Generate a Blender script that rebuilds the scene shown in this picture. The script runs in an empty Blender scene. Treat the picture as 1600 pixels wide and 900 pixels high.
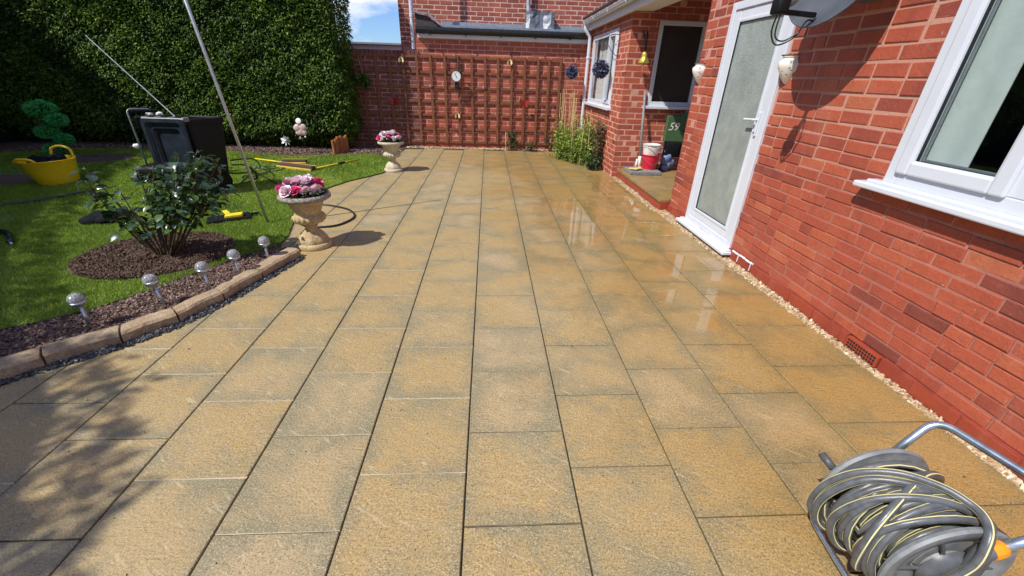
import bpy, bmesh, math, random
import numpy as np
from mathutils import Vector, Matrix
random.seed(7); rng = np.random.default_rng(7)
C = bpy.context.scene.collection
PI = math.pi
# ------------------------------------------------------------------ camera
cam = bpy.data.cameras.new('camera'); cam_o = bpy.data.objects.new('camera', cam); C.objects.link(cam_o)
R = [[0.9982680, 0.0019173, 0.0587988], [-0.0513140, -0.4604392, 0.8862068], [0.0287724, -0.8876892, -0.4595434]]
M = Matrix(((R[0][0], -R[0][1], -R[0][2], 0), (R[1][0], -R[1][1], -R[1][2], 0), (R[2][0], -R[2][1], -R[2][2], 1.51), (0, 0, 0, 1)))
cam_o.matrix_world = M
cam.sensor_width = 36; cam.lens = 14.3775; cam.clip_start = .05; cam.clip_end = 500
bpy.context.scene.camera = cam_o
# ------------------------------------------------------------------ light
LD = Vector((.70, .43, -1)).normalized()      # direction the sunlight travels
elev = math.asin(-LD.z); az = math.atan2(-LD.x, -LD.y)
sun = bpy.data.lights.new('sun', 'SUN'); sun.energy = 4.4; sun.angle = math.radians(.53); sun.color = (1, .955, .88)
sun_o = bpy.data.objects.new('sun', sun); C.objects.link(sun_o); sun_o.location = (-6, -4, 9)
sun_o.rotation_euler = LD.to_track_quat('-Z', 'Y').to_euler()
W = bpy.data.worlds.new('World'); bpy.context.scene.world = W; W.use_nodes = True
nt = W.node_tree; nt.nodes.clear()
def wn(t, **k):
    n = nt.nodes.new(t)
    for a, b in k.items(): setattr(n, a, b)
    return n
sky = wn('ShaderNodeTexSky'); sky.sky_type = 'NISHITA'; sky.sun_disc = False
sky.sun_elevation = elev; sky.sun_rotation = az; sky.air_density = 1.1; sky.dust_density = .1; sky.ozone_density = 3.5
tc = wn('ShaderNodeTexCoord'); mp = wn('ShaderNodeMapping'); mp.inputs['Scale'].default_value = (1, 1, 2.4); mp.inputs['Location'].default_value = (3.1, .6, 1.4)
nz = wn('ShaderNodeTexNoise'); nz.inputs['Scale'].default_value = 4.2; nz.inputs['Detail'].default_value = 8; nz.inputs['Roughness'].default_value = .55
rp = wn('ShaderNodeValToRGB'); rp.color_ramp.elements[0].position = .50; rp.color_ramp.elements[1].position = .62
mx = wn('ShaderNodeMixRGB'); mx.inputs[2].default_value = (8.2, 8.5, 9.2, 1)
bg = wn('ShaderNodeBackground'); bg.inputs['Strength'].default_value = .10; wo = wn('ShaderNodeOutputWorld')
L = nt.links.new
L(tc.outputs['Generated'], mp.inputs[0]); L(mp.outputs[0], nz.inputs[0]); L(nz.outputs[0], rp.inputs[0]); L(rp.outputs[0], mx.inputs[0])
hs = wn('ShaderNodeHueSaturation'); hs.inputs['Saturation'].default_value = 1.0; hs.inputs['Hue'].default_value = .505; L(sky.outputs[0], hs.inputs['Color']); tn = wn('ShaderNodeMixRGB', blend_type='MULTIPLY'); tn.inputs[0].default_value = 1; tn.inputs[2].default_value = (.66, .86, 1.26, 1); L(hs.outputs[0], tn.inputs[1]); L(tn.outputs[0], mx.inputs[1]); L(mx.outputs[0], bg.inputs[0]); L(bg.outputs[0], wo.inputs[0])
sc = bpy.context.scene
sc.view_settings.view_transform = 'Standard'; sc.view_settings.look = 'None'; sc.view_settings.exposure = .27; sc.view_settings.gamma = 1

# ------------------------------------------------------------------ materials
def newmat(name):
    m = bpy.data.materials.new(name); m.use_nodes = True
    n = m.node_tree.nodes; b = n['Principled BSDF']
    return m, m.node_tree, b
class NB:
    """tiny node helper"""
    def __init__(s, tree): s.t = tree
    def n(s, typ, ins=None, **k):
        x = s.t.nodes.new(typ)
        for a, b in k.items(): setattr(x, a, b)
        if ins:
            for key, v in ins.items():
                if hasattr(v, 'default_value') or isinstance(v, bpy.types.NodeSocket): s.t.links.new(v, x.inputs[key])
                else: x.inputs[key].default_value = v
        return x
    def noise(s, vec, scale, detail=4, rough=.55, dist=0): return s.n('ShaderNodeTexNoise', {'Vector': vec, 'Scale': scale, 'Detail': detail, 'Roughness': rough, 'Distortion': dist}).outputs[0]
    def math(s, op, a, b=0.0, c=None, clamp=False):
        x = s.n('ShaderNodeMath', {0: a, 1: b}, operation=op, use_clamp=clamp)
        if c is not None: x.inputs[2].default_value = c
        return x.outputs[0]
    def ramp(s, f, stops):
        x = s.n('ShaderNodeValToRGB', {0: f}); e = x.color_ramp.elements
        while len(e) < len(stops): e.new(.5)
        for i, (p, c) in enumerate(stops):
            e[i].position = p; e[i].color = (*c, 1) if len(c) == 3 else c
        return x.outputs[0]
    def range(s, f, a, b, c=0., d=1.): return s.n('ShaderNodeMapRange', {0: f, 1: a, 2: b, 3: c, 4: d}).outputs[0]
    def mix(s, f, a, b, blend='MIX'):
        x = s.n('ShaderNodeMixRGB', blend_type=blend)
        for i, v in enumerate((f, a, b)):
            if isinstance(v, bpy.types.NodeSocket): s.t.links.new(v, x.inputs[i])
            elif i and not isinstance(v, float): x.inputs[i].default_value = (*v, 1)
            else: x.inputs[i].default_value = v
        return x.outputs[0]
    def bump(s, h, strength=.5, dist=.01): return s.n('ShaderNodeBump', {'Height': h, 'Strength': strength, 'Distance': dist}).outputs[0]
def simple(name, col, rough=.5, metal=0, noise=.12, nscale=20, bump=0, bscale=60, spec=.5, coat=0, sheen=0, bdist=.004):
    m, t, b = newmat(name); nb = NB(t)
    o = nb.n('ShaderNodeTexCoord').outputs['Object']
    f = nb.noise(o, nscale, 5)
    lo = tuple(c * (1 - noise) for c in col); hi = tuple(min(1, c * (1 + noise)) for c in col)
    t.links.new(nb.ramp(f, [(.3, lo), (.7, hi)]), b.inputs['Base Color'])
    t.links.new(nb.range(f, .3, .7, rough * .85, min(1, rough * 1.15)), b.inputs['Roughness'])
    b.inputs['Metallic'].default_value = metal; b.inputs['Specular IOR Level'].default_value = spec
    b.inputs['Coat Weight'].default_value = coat; b.inputs['Coat Roughness'].default_value = .05
    if bump: t.links.new(nb.bump(nb.noise(o, bscale, 6, .6), bump, bdist), b.inputs['Normal'])
    return m
def foliage(name, stops, rough=.5, trans=.25, spec=.4):
    """colour from the per-face attribute 'tone' """
    m, t, b = newmat(name); nb = NB(t)
    a = nb.n('ShaderNodeAttribute', attribute_name='tone').outputs['Fac']
    col = nb.ramp(a, stops)
    t.links.new(col, b.inputs['Base Color']); b.inputs['Roughness'].default_value = rough; b.inputs['Specular IOR Level'].default_value = spec
    tr = nb.n('ShaderNodeBsdfTranslucent'); t.links.new(nb.mix(.35, col, (.25, .4, .03)), tr.inputs[0])
    ms = nb.n('ShaderNodeMixShader'); ms.inputs[0].default_value = trans
    t.links.new(b.outputs[0], ms.inputs[1]); t.links.new(tr.outputs[0], ms.inputs[2])
    t.links.new(ms.outputs[0], t.nodes['Material Output'].inputs[0])
    return m
MAT = {}
# --- paving
def paving():
    m, t, b = newmat('paving'); nb = NB(t)
    geo = nb.n('ShaderNodeNewGeometry').outputs['Position']
    tone = nb.n('ShaderNodeAttribute', attribute_name='tone').outputs['Fac']
    off = nb.n('ShaderNodeCombineXYZ', {0: nb.math('MULTIPLY', tone, 37.), 1: nb.math('MULTIPLY', tone, 91.), 2: 0.}).outputs[0]
    p = nb.n('ShaderNodeVectorMath', {0: geo, 1: off}, operation='ADD').outputs[0]
    uv = nb.n('ShaderNodeSeparateXYZ', {0: nb.n('ShaderNodeUVMap', uv_map='UVMap').outputs[0]})
    ex = nb.math('ABSOLUTE', nb.math('SUBTRACT', uv.outputs[0], .5)); ey = nb.math('ABSOLUTE', nb.math('SUBTRACT', uv.outputs[1], .5))
    e = nb.math('MULTIPLY', nb.math('MAXIMUM', ex, ey), 2.)
    n1 = nb.noise(p, 4.0, 3, .5, .6); n2 = nb.noise(p, 16, 4, .6); sp = nb.noise(geo, 170, 2, .7); sp2 = nb.noise(geo, 105, 3, .75)
    g = nb.math('ADD', nb.math('MULTIPLY', nb.math('MULTIPLY', e, e), .34), nb.math('MULTIPLY', n1, 1.15))
    g = nb.math('ADD', g, nb.math('MULTIPLY', n2, .3))
    g = nb.math('ADD', g, nb.math('MULTIPLY', tone, .16))
    gf = nb.range(g, .84, 1.22)
    buff = nb.mix(nb.range(n2, .3, .7), (.392, .264, .098), (.35, .254, .118))
    buff = nb.mix(nb.range(tone, .6, 1.), buff, (.39, .295, .165))
    base = nb.mix(nb.math('MULTIPLY', gf, .85), buff, (.200, .185, .112))
    base = nb.mix(nb.range(sp, .52, .64, 0., .6), base, (.62, .50, .31))
    base = nb.mix(nb.range(sp2, .51, .62, .0, .62), base, (.13, .105, .055))
    base = nb.mix(nb.range(nb.noise(geo, 130, 1, .5), .70, .73, 0., .8), base, (.05, .04, .03))
    # per-slab wear: faint riven scratches and a worn, paler patch
    scr = nb.noise(nb.n('ShaderNodeVectorMath', {0: nb.n('ShaderNodeVectorRotate', {0: p, 'Angle': .6}, rotation_type='Z_AXIS').outputs[0], 1: (1., 6., 1.)}, operation='MULTIPLY').outputs[0], 9., 4, .6, .8)
    base = nb.mix(nb.range(scr, .60, .68, 0., .35), base, (.60, .50, .33))
    base = nb.mix(nb.range(scr, .38, .30, 0., .35), base, (.16, .125, .07))
    base = nb.mix(nb.range(nb.noise(geo, .55, 4, .6), .50, .70, 0., .30), base, (.43, .345, .215))
    # wetness
    xyz = nb.n('ShaderNodeSeparateXYZ', {0: geo}); X = xyz.outputs[0]; Y = xyz.outputs[1]
    wn_ = nb.noise(geo, .8, 4, .6)
    w = nb.math('ADD', X, nb.math('MULTIPLY', nb.math('SUBTRACT', wn_, .5), 3.0))
    w = nb.math('ADD', w, nb.math('MULTIPLY', Y, .16))
    wet = nb.range(w, .6, 1.75)
    wetc = nb.mix(1., base, (.90, .77, .52), 'MULTIPLY')
    col = nb.mix(nb.math('MULTIPLY', wet, .85), base, wetc)
    far = nb.range(Y, 5.5, 7.5)
    wet2 = nb.math('MAXIMUM', wet, nb.math('MULTIPLY', far, .55))
    # standing water
    pn = nb.noise(geo, 1.9, 3, .5, .3)
    def ell(cx, cy, rx, ry):
        a = nb.math('DIVIDE', nb.math('SUBTRACT', X, cx), rx); c = nb.math('DIVIDE', nb.math('SUBTRACT', Y, cy), ry)
        d = nb.math('ADD', nb.math('MULTIPLY', a, a), nb.math('MULTIPLY', c, c))
        return nb.range(nb.math('ADD', d, nb.math('MULTIPLY', nb.math('SUBTRACT', pn, .5), 2.2)), .75, 1.05, 1., 0.)
    pud = ell(1.15, 4.75, .62, 1.0)
    for q in ((1.85, 3.35, .42, .32), (1.72, 2.75, .5, .16), (1.55, 2.42, .25, .2), (1.9, 6.1, .3, 1.1), (1.75, 4.4, .3, .7)): pud = nb.math('MAXIMUM', pud, ell(*q))
    rw = nb.mix(wet2, (.62, .62, .62), (.30, .30, .30)); rr = nb.math('ADD', rw, nb.math('MULTIPLY', nb.math('SUBTRACT', sp2, .5), .3))
    rr = nb.mix(pud, rr, (.03, .03, .03))
    t.links.new(col, b.inputs['Base Color']); t.links.new(rr, b.inputs['Roughness'])
    riv = nb.noise(nb.n('ShaderNodeVectorMath', {0: p, 1: (1., 2.6, 1.)}, operation='MULTIPLY').outputs[0], 5.5, 5, .6, 1.4)
    riv = nb.math('ABSOLUTE', nb.math('SUBTRACT', riv, .5)); riv = nb.math('MULTIPLY', nb.math('MINIMUM', riv, .12), 5.)
    h = nb.math('ADD', nb.math('MULTIPLY', riv, .55), nb.math('MULTIPLY', sp2, .55))
    h = nb.math('ADD', h, nb.math('MULTIPLY', sp, .16))
    h = nb.math('MULTIPLY', h, nb.range(pud, 0., 1., 1., .012))
    t.links.new(nb.bump(h, .62, .006), b.inputs['Normal'])
    b.inputs['Coat Weight'].default_value = 0
    t.links.new(nb.math('ADD', nb.range(wet2, 0., 1., .35, .6), nb.math('MULTIPLY', pud, .5)), b.inputs['Specular IOR Level'])
    return m
MAT['paving'] = paving()
def brick(name, stops, rough=.75, spots=.5, bumpy=.7):
    m, t, b = newmat(name); nb = NB(t)
    geo = nb.n('ShaderNodeNewGeometry').outputs['Position']
    tone = nb.n('ShaderNodeAttribute', attribute_name='tone').outputs['Fac']
    off = nb.n('ShaderNodeCombineXYZ', {0: nb.math('MULTIPLY', tone, 57.), 1: nb.math('MULTIPLY', tone, 31.), 2: nb.math('MULTIPLY', tone, 17.)}).outputs[0]
    p = nb.n('ShaderNodeVectorMath', {0: geo, 1: off}, operation='ADD').outputs[0]
    n1 = nb.noise(p, 9, 4, .6); n2 = nb.noise(p, 55, 5, .65)
    col = nb.ramp(nb.math('ADD', tone, nb.math('MULTIPLY', nb.math('SUBTRACT', n1, .5), .45)), stops)
    col = nb.mix(nb.range(n2, .35, .7, 0., .32), col, (.20, .055, .04))
    col = nb.mix(nb.range(nb.noise(p, 22, 5, .7), .6, .75, 0., spots), col, (.55, .28, .19))
    col = nb.mix(nb.range(nb.noise(geo, 38, 2, .5), .76, .79, 0., .8), col, (.62, .5, .42))
    zz = nb.n('ShaderNodeSeparateXYZ', {0: geo}).outputs[2]
    st = nb.noise(nb.n('ShaderNodeVectorMath', {0: geo, 1: (1.6, 1.6, .5)}, operation='MULTIPLY').outputs[0], 2.6, 5, .65)
    col = nb.mix(nb.range(st, .55, .75, 0., .20), col, (.52, .27, .19))
    col = nb.mix(nb.range(st, .46, .30, 0., .45), col, (.15, .045, .035))
    col = nb.mix(nb.range(nb.noise(p, 120, 3, .7), .60, .70, 0., .55), col, (.12, .035, .03))
    t.links.new(col, b.inputs['Base Color']); t.links.new(nb.range(n2, .3, .7, rough - .12, rough + .1), b.inputs['Roughness'])
    h = nb.math('ADD', nb.math('MULTIPLY', n1, 1.3), nb.math('MULTIPLY', n2, .8))
    t.links.new(nb.bump(h, bumpy, .006), b.inputs['Normal'])
    return m
RED = [(0., (.21, .048, .034)), (.22, (.33, .068, .038)), (.5, (.42, .086, .044)), (.8, (.48, .112, .050)), (1., (.48, .150, .070))]
MAT['brick'] = brick('red_brick', RED, .62, .3)
MAT['brick_far'] = brick('red_brick_neighbour', [(0., (.20, .055, .04)), (.5, (.36, .085, .05)), (1., (.45, .13, .075))], .75, .25)
MAT['brick_painted'] = brick('painted_brick', [(0., (.30, .045, .025)), (1., (.40, .07, .03))], .42, .05, .2)
MAT['brick_coping'] = brick('coping_brick', [(0., (.13, .05, .045)), (1., (.24, .09, .065))], .85, .2)
MAT['mortar'] = simple('mortar', (.52, .25, .19), .9, noise=.25, nscale=14, bump=.5, bscale=120)
MAT['mortar_far'] = simple('mortar_pale', (.66, .41, .32), .9, noise=.2, nscale=8)
def mortar_near():
    m, t, b = newmat('weathered_mortar'); nb = NB(t); geo = nb.n('ShaderNodeNewGeometry').outputs['Position']
    z = nb.n('ShaderNodeSeparateXYZ', {0: geo}).outputs[2]; n1 = nb.noise(geo, 2.2, 5, .65); n2 = nb.noise(geo, 60, 4, .6)
    f = nb.range(nb.math('ADD', z, nb.math('MULTIPLY', nb.math('SUBTRACT', n1, .5), 1.6)), .65, 1.25)
    t.links.new(nb.mix(nb.range(n2, .3, .7, 0., .35), nb.mix(f, (.36, .135, .095), (.54, .28, .20)), (.30, .13, .09)), b.inputs['Base Color']); b.inputs['Roughness'].default_value = .9
    t.links.new(nb.bump(n2, .6, .004), b.inputs['Normal']); return m
MAT['mortar_near'] = mortar_near()
MAT['mortar_mid'] = simple('mortar_pink', (.57, .31, .23), .9, noise=.3, nscale=5)
MAT['mortar_red'] = simple('mortar_painted', (.27, .05, .03), .6, noise=.2)
MAT['upvc'] = simple('white_upvc', (.62, .65, .70), .25, noise=.03, nscale=6, spec=.5)
MAT['white_paint'] = simple('white_paint', (.72, .73, .73), .5, noise=.06, nscale=40)
MAT['gasket'] = simple('black_rubber', (.012, .012, .014), .5)
MAT['grey_seal'] = simple('grey_seal', (.16, .18, .18), .4)
MAT['black_plastic'] = simple('black_plastic', (.007, .0075, .008), .55, noise=.3, nscale=8, spec=.22)
MAT['navy_plastic'] = simple('blue_black_plastic', (.020, .027, .038), .36, noise=.35, nscale=9, bump=.05, bscale=40, spec=.4)
MAT['soil'] = simple('bare_soil', (.105, .062, .048), .95, noise=.55, nscale=45, bump=1., bscale=90, bdist=.02)
MAT['ground'] = simple('ground_soil', (.07, .045, .033), .95, noise=.5, nscale=20, bump=1., bscale=60, bdist=.02)
MAT['turf'] = simple('turf', (.09, .15, .022), .95, noise=.4, nscale=30, bump=1., bscale=120, bdist=.01)
MAT['wood_dark'] = simple('stained_trellis_wood', (.205, .072, .030), .75, noise=.3, nscale=30, bump=.3, bscale=70)
MAT['log'] = simple('orange_stained_wood', (.42, .15, .045), .7, noise=.3, nscale=25, bump=.3)
MAT['steel'] = simple('galvanised_tube', (.50, .56, .60), .28, metal=.9, noise=.12, nscale=30)
MAT['steel_dull'] = simple('dull_tube', (.17, .18, .185), .45, metal=.6, noise=.2, nscale=30, bump=.1)
MAT['alu'] = simple('aluminium_pole', (.52, .55, .53), .38, metal=.6, noise=.12, nscale=30)
MAT['grey_plastic'] = simple('grey_plastic', (.20, .215, .22), .5, noise=.25, nscale=25, bump=.15, bscale=120)
MAT['dark_grey_plastic'] = simple('dark_grey_plastic', (.085, .09, .10), .45, noise=.3, nscale=20, bump=.1)
MAT['hose'] = simple('grey_hose', (.095, .10, .108), .36, noise=.3, nscale=30, bump=.12, bscale=90)
MAT['hose_stripe'] = simple('yellow_hose_stripe', (.72, .66, .30), .5)
MAT['hose_black'] = simple('black_hose', (.012, .016, .016), .35)
MAT['cable_green'] = simple('dark_cable', (.010, .028, .022), .35)
MAT['orange'] = simple('orange_plastic', (.85, .29, .015), .4, noise=.06)
MAT['yellow'] = simple('yellow_plastic', (.92, .58, .010), .42, noise=.05)
MAT['yellow_bright'] = simple('yellow_handle', (.80, .62, .03), .4, noise=.08)
MAT['yellow_head'] = simple('faded_yellow', (.52, .37, .05), .6, noise=.3)
MAT['bristle'] = simple('brown_bristle', (.085, .045, .03), .9, noise=.6, nscale=120, bump=1., bscale=200)
MAT['red_plastic'] = simple('red_plastic', (.66, .018, .05), .3, noise=.1)
MAT['white_plastic'] = simple('white_plastic', (.74, .71, .66), .45, noise=.12, nscale=18)
MAT['green_plastic'] = simple('green_plastic', (.055, .12, .05), .5, noise=.1)
MAT['blue_bag'] = simple('blue_fabric', (.18, .24, .45), .7, noise=.5, nscale=30, bump=.5)
MAT['gold'] = simple('gold', (.62, .46, .10), .35, metal=.55, noise=.3, nscale=60)
MAT['lead'] = simple('lead_flashing', (.16, .175, .20), .45, metal=.35, noise=.35, nscale=7, bump=.6, bscale=12, bdist=.02)
MAT['black_gloss'] = simple('black_gutter', (.012, .013, .015), .25, noise=.2)
MAT['tile'] = simple('roof_tile', (.06, .048, .045), .8, noise=.4, nscale=14, bump=.5)
MAT['felt'] = simple('roof_felt', (.25, .28, .33), .6, noise=.2)
MAT['garage_white'] = simple('garage_fascia', (.62, .67, .74), .5, noise=.06, nscale=4)
MAT['iron'] = simple('black_iron', (.015, .014, .014), .5)
MAT['dial'] = simple('dial_face', (.8, .82, .8), .3, noise=.02)
MAT['red_metal'] = simple('red_butterfly', (.36, .018, .02), .4, noise=.3, nscale=70)
MAT['yellow_ceramic'] = simple('pale_yellow_bee', (.80, .62, .24), .45, noise=.15, nscale=60)
MAT['pink_ceramic'] = simple('pink_ornament', (.5, .24, .22), .5)
MAT['cotton'] = simple('cotton_string', (.45, .40, .33), .9)
MAT['curtain'] = simple('pale_green_curtain', (.45, .495, .465), .8, noise=.05, nscale=12, bump=.25, bscale=22, bdist=.006)
MAT['voile'] = simple('voile', (.55, .54, .52), .9, noise=.2, nscale=22)
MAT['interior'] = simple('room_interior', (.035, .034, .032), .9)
MAT['slate'] = simple('slate_chips', (.055, .058, .065), .6, noise=.4, nscale=50)
MAT['cane'] = simple('bamboo_cane', (.55, .38, .18), .6, noise=.25, nscale=30)
MAT['stem'] = simple('woody_stem', (.075, .05, .028), .8, noise=.4, nscale=40, bump=.4)
MAT['stem_red'] = simple('rose_cane', (.085, .055, .025), .6, noise=.4, nscale=30)
MAT['trunk'] = simple('topiary_stem', (.13, .09, .06), .8)
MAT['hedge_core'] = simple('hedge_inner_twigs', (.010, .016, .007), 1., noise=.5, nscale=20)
MAT['black_cloth'] = simple('black_cloth', (.007, .008, .011), .9, noise=.3, spec=.15, bump=.4, bscale=20)
MAT['pearl'] = simple('pearl_plastic', (.62, .45, .40), .3, noise=.12)
MAT['white_petal'] = simple('white_petal', (.82, .82, .82), .5, noise=.05)
def petals(name, a, c):
    m, t, b = newmat(name); nb = NB(t)
    tone = nb.n('ShaderNodeAttribute', attribute_name='tone').outputs['Fac']
    t.links.new(nb.ramp(tone, [(0, a), (1, c)]), b.inputs['Base Color']); b.inputs['Roughness'].default_value = .6
    b.inputs['Subsurface Weight'].default_value = .0
    return m
MAT['petal_hot'] = petals('hot_pink_petals', (.72, .04, .20), (.88, .20, .40))
MAT['petal_pink'] = petals('pale_pink_petals', (.87, .60, .68), (.90, .76, .80))
MAT['petal_white'] = petals('blush_white_petals', (.78, .62, .66), (.86, .80, .82))
# stone urn
def stone(name, lo, hi, lich=.0, sc=14, bs=.7):
    m, t, b = newmat(name); nb = NB(t)
    o = nb.n('ShaderNodeTexCoord').outputs['Object']; n1 = nb.noise(o, sc, 6, .65); n2 = nb.noise(o, 90, 4, .7)
    col = nb.ramp(n1, [(.3, lo), (.7, hi)])
    col = nb.mix(nb.range(n2, .45, .7, 0., .45), col, tuple(c * .45 for c in lo))
    if lich: col = nb.mix(nb.range(nb.noise(o, 45, 5, .7), .42, .58, 0., lich), col, (.12, .11, .09))
    t.links.new(col, b.inputs['Base Color']); b.inputs['Roughness'].default_value = .9
    t.links.new(nb.bump(nb.math('ADD', n1, n2), bs, .006), b.inputs['Normal'])
    return m
MAT['urn'] = stone('reconstituted_stone', (.42, .29, .125), (.66, .52, .29), .26, 18, 1.)
MAT['urn_rim'] = stone('weathered_stone_rim', (.27, .235, .19), (.46, .41, .34), .75)
MAT['urn2'] = stone('pale_reconstituted_stone', (.50, .42, .29), (.66, .58, .42), .08)
MAT['kerb'] = stone('sandstone_edging', (.34, .23, .125), (.54, .41, .26), .30, 9, 1.)
# grass, leaves
GR = [(0, (.11, .15, .022)), (.35, (.21, .32, .030)), (.7, (.36, .48, .06)), (1, (.62, .60, .24))]
MAT['grass'] = foliage('grass_blades', GR, .55, .30, .3)
MAT['hedge'] = foliage('conifer_sprays', [(0, (.008, .020, .004)), (.35, (.035, .075, .010)), (.7, (.10, .185, .022)), (1, (.23, .34, .045))], .55, .22, .3)
MAT['rose_leaf'] = foliage('glossy_rose_leaf', [(0, (.010, .030, .012)), (.6, (.024, .062, .020)), (1, (.10, .17, .045))], .30, .15, .8)
MAT['shrub'] = foliage('light_green_leaf', [(0, (.05, .09, .01)), (.4, (.16, .26, .03)), (.8, (.32, .42, .07)), (1, (.50, .46, .16))], .45, .3, .4)
MAT['dry_leaf'] = foliage('dry_shrub_leaf', [(0, (.05, .045, .02)), (.6, (.14, .10, .05)), (1, (.26, .17, .09))], .6, .2, .3)
MAT['dark_leaf'] = foliage('dark_shrub_leaf', [(0, (.012, .03, .010)), (.6, (.035, .07, .02)), (1, (.16, .2, .07))], .4, .2, .5)
MAT['fake_green'] = foliage('artificial_topiary', [(0, (.01, .12, .03)), (.5, (.05, .42, .09)), (1, (.20, .85, .24))], .6, .1, .3)
MAT['blue_flower'] = foliage('blue_grey_ball', [(0, (.02, .025, .06)), (.6, (.085, .10, .20)), (1, (.33, .36, .48))], .5, .0, .5)
MAT['chip'] = foliage('bark_chip', [(0, (.06, .036, .028)), (.6, (.19, .118, .092)), (1, (.43, .33, .26))], .8, .0, .3)
MAT['clod'] = foliage('soil_clod', [(0, (.055, .036, .026)), (1, (.175, .118, .085))], .95, .0, .1)
MAT['pebble'] = foliage('buff_pebble', [(0, (.26, .16, .08)), (.5, (.52, .38, .22)), (1, (.78, .68, .52))], .5, .0, .5)
MAT['slate_chip'] = foliage('slate_chip', [(0, (.015, .016, .02)), (.8, (.075, .08, .09)), (1, (.24, .24, .24))], .5, .0, .5)
# glass
def glass(name, tint=(.9, .95, .95), rough=.0, bump=0, alpha=.5):
    m, t, b = newmat(name); nb = NB(t)
    g = nb.n('ShaderNodeBsdfGlossy'); g.inputs['Roughness'].default_value = rough + .005; g.inputs[0].default_value = (1, 1, 1, 1)
    tr = nb.n('ShaderNodeBsdfTransparent'); tr.inputs[0].default_value = (*tint, 1)
    ge = nb.n('ShaderNodeNewGeometry'); dt = nb.n('ShaderNodeVectorMath', {0: ge.outputs['Incoming'], 1: ge.outputs['Normal']}, operation='DOT_PRODUCT').outputs['Value']
    f = nb.math('POWER', nb.math('SUBTRACT', 1., nb.math('ABSOLUTE', dt), clamp=True), 5.); f = nb.math('ADD', nb.math('MULTIPLY', f, .8), .06)
    ms = nb.n('ShaderNodeMixShader', {0: f}); t.links.new(tr.outputs[0], ms.inputs[1]); t.links.new(g.outputs[0], ms.inputs[2])
    t.links.new(ms.outputs[0], t.nodes['Material Output'].inputs[0])
    return m
MAT['glass'] = glass('window_glass')
MAT['glass_dark'] = simple('dark_window_glass', (.040, .040, .036), .04, noise=.1, nscale=2)
def frosted():
    m, t, b = newmat('stippled_glass'); nb = NB(t)
    geo = nb.n('ShaderNodeNewGeometry').outputs['Position']
    z = nb.n('ShaderNodeSeparateXYZ', {0: geo}).outputs[2]
    n = nb.noise(geo, 7, 4, .6)
    t.links.new(nb.ramp(n, [(.3, (.24, .28, .26)), (.7, (.33, .375, .345))]), b.inputs['Base Color'])
    b.inputs['Roughness'].default_value = .16; b.inputs['Specular IOR Level'].default_value = .8
    v = nb.n('ShaderNodeTexVoronoi', {'Vector': geo, 'Scale': 70.}).outputs[0]
    t.links.new(nb.bump(nb.math('ADD', v, nb.noise(geo, 34, 4, .6)), .35, .006), b.inputs['Normal'])
    return m
MAT['frosted'] = frosted()
def crackle():
    m, t, b = newmat('crackle_glass'); nb = NB(t); o = nb.n('ShaderNodeTexCoord').outputs['Object']
    v = nb.n('ShaderNodeTexVoronoi', {'Vector': o, 'Scale': 55.}, feature='DISTANCE_TO_EDGE').outputs[0]
    t.links.new(nb.ramp(v, [(0, (.9, .9, .9)), (.12, (.42, .45, .46))]), b.inputs['Base Color'])
    b.inputs['Roughness'].default_value = .08; b.inputs['Transmission Weight'].default_value = .55; b.inputs['Specular IOR Level'].default_value = .9
    t.links.new(nb.bump(v, .8, .004), b.inputs['Normal'])
    return m
MAT['crackle'] = crackle()
def dish_mat():
    m, t, b = newmat('dish_paint'); nb = NB(t); o = nb.n('ShaderNodeTexCoord').outputs['Object']
    n1 = nb.noise(o, 3.5, 5, .6)
    t.links.new(nb.ramp(n1, [(.35, (.045, .055, .065)), (.65, (.095, .10, .112))]), b.inputs['Base Color']); b.inputs['Roughness'].default_value = .45; b.inputs['Metallic'].default_value = .0; b.inputs['Specular IOR Level'].default_value = .35
    return m
MAT['dish'] = dish_mat()
def pot_mat():
    m, t, b = newmat('glazed_pot'); nb = NB(t); o = nb.n('ShaderNodeTexCoord').outputs['Object']
    n1 = nb.noise(o, 26, 4, .7); n2 = nb.noise(o, 8, 2, .5)
    f = nb.math('MULTIPLY', nb.range(n1, .55, .6), nb.range(n2, .5, .56))
    t.links.new(nb.mix(f, (.80, .76, .68), (.16, .09, .06)), b.inputs['Base Color']); b.inputs['Roughness'].default_value = .14; b.inputs['Coat Weight'].default_value = .5
    return m
MAT['pot'] = pot_mat()

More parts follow.
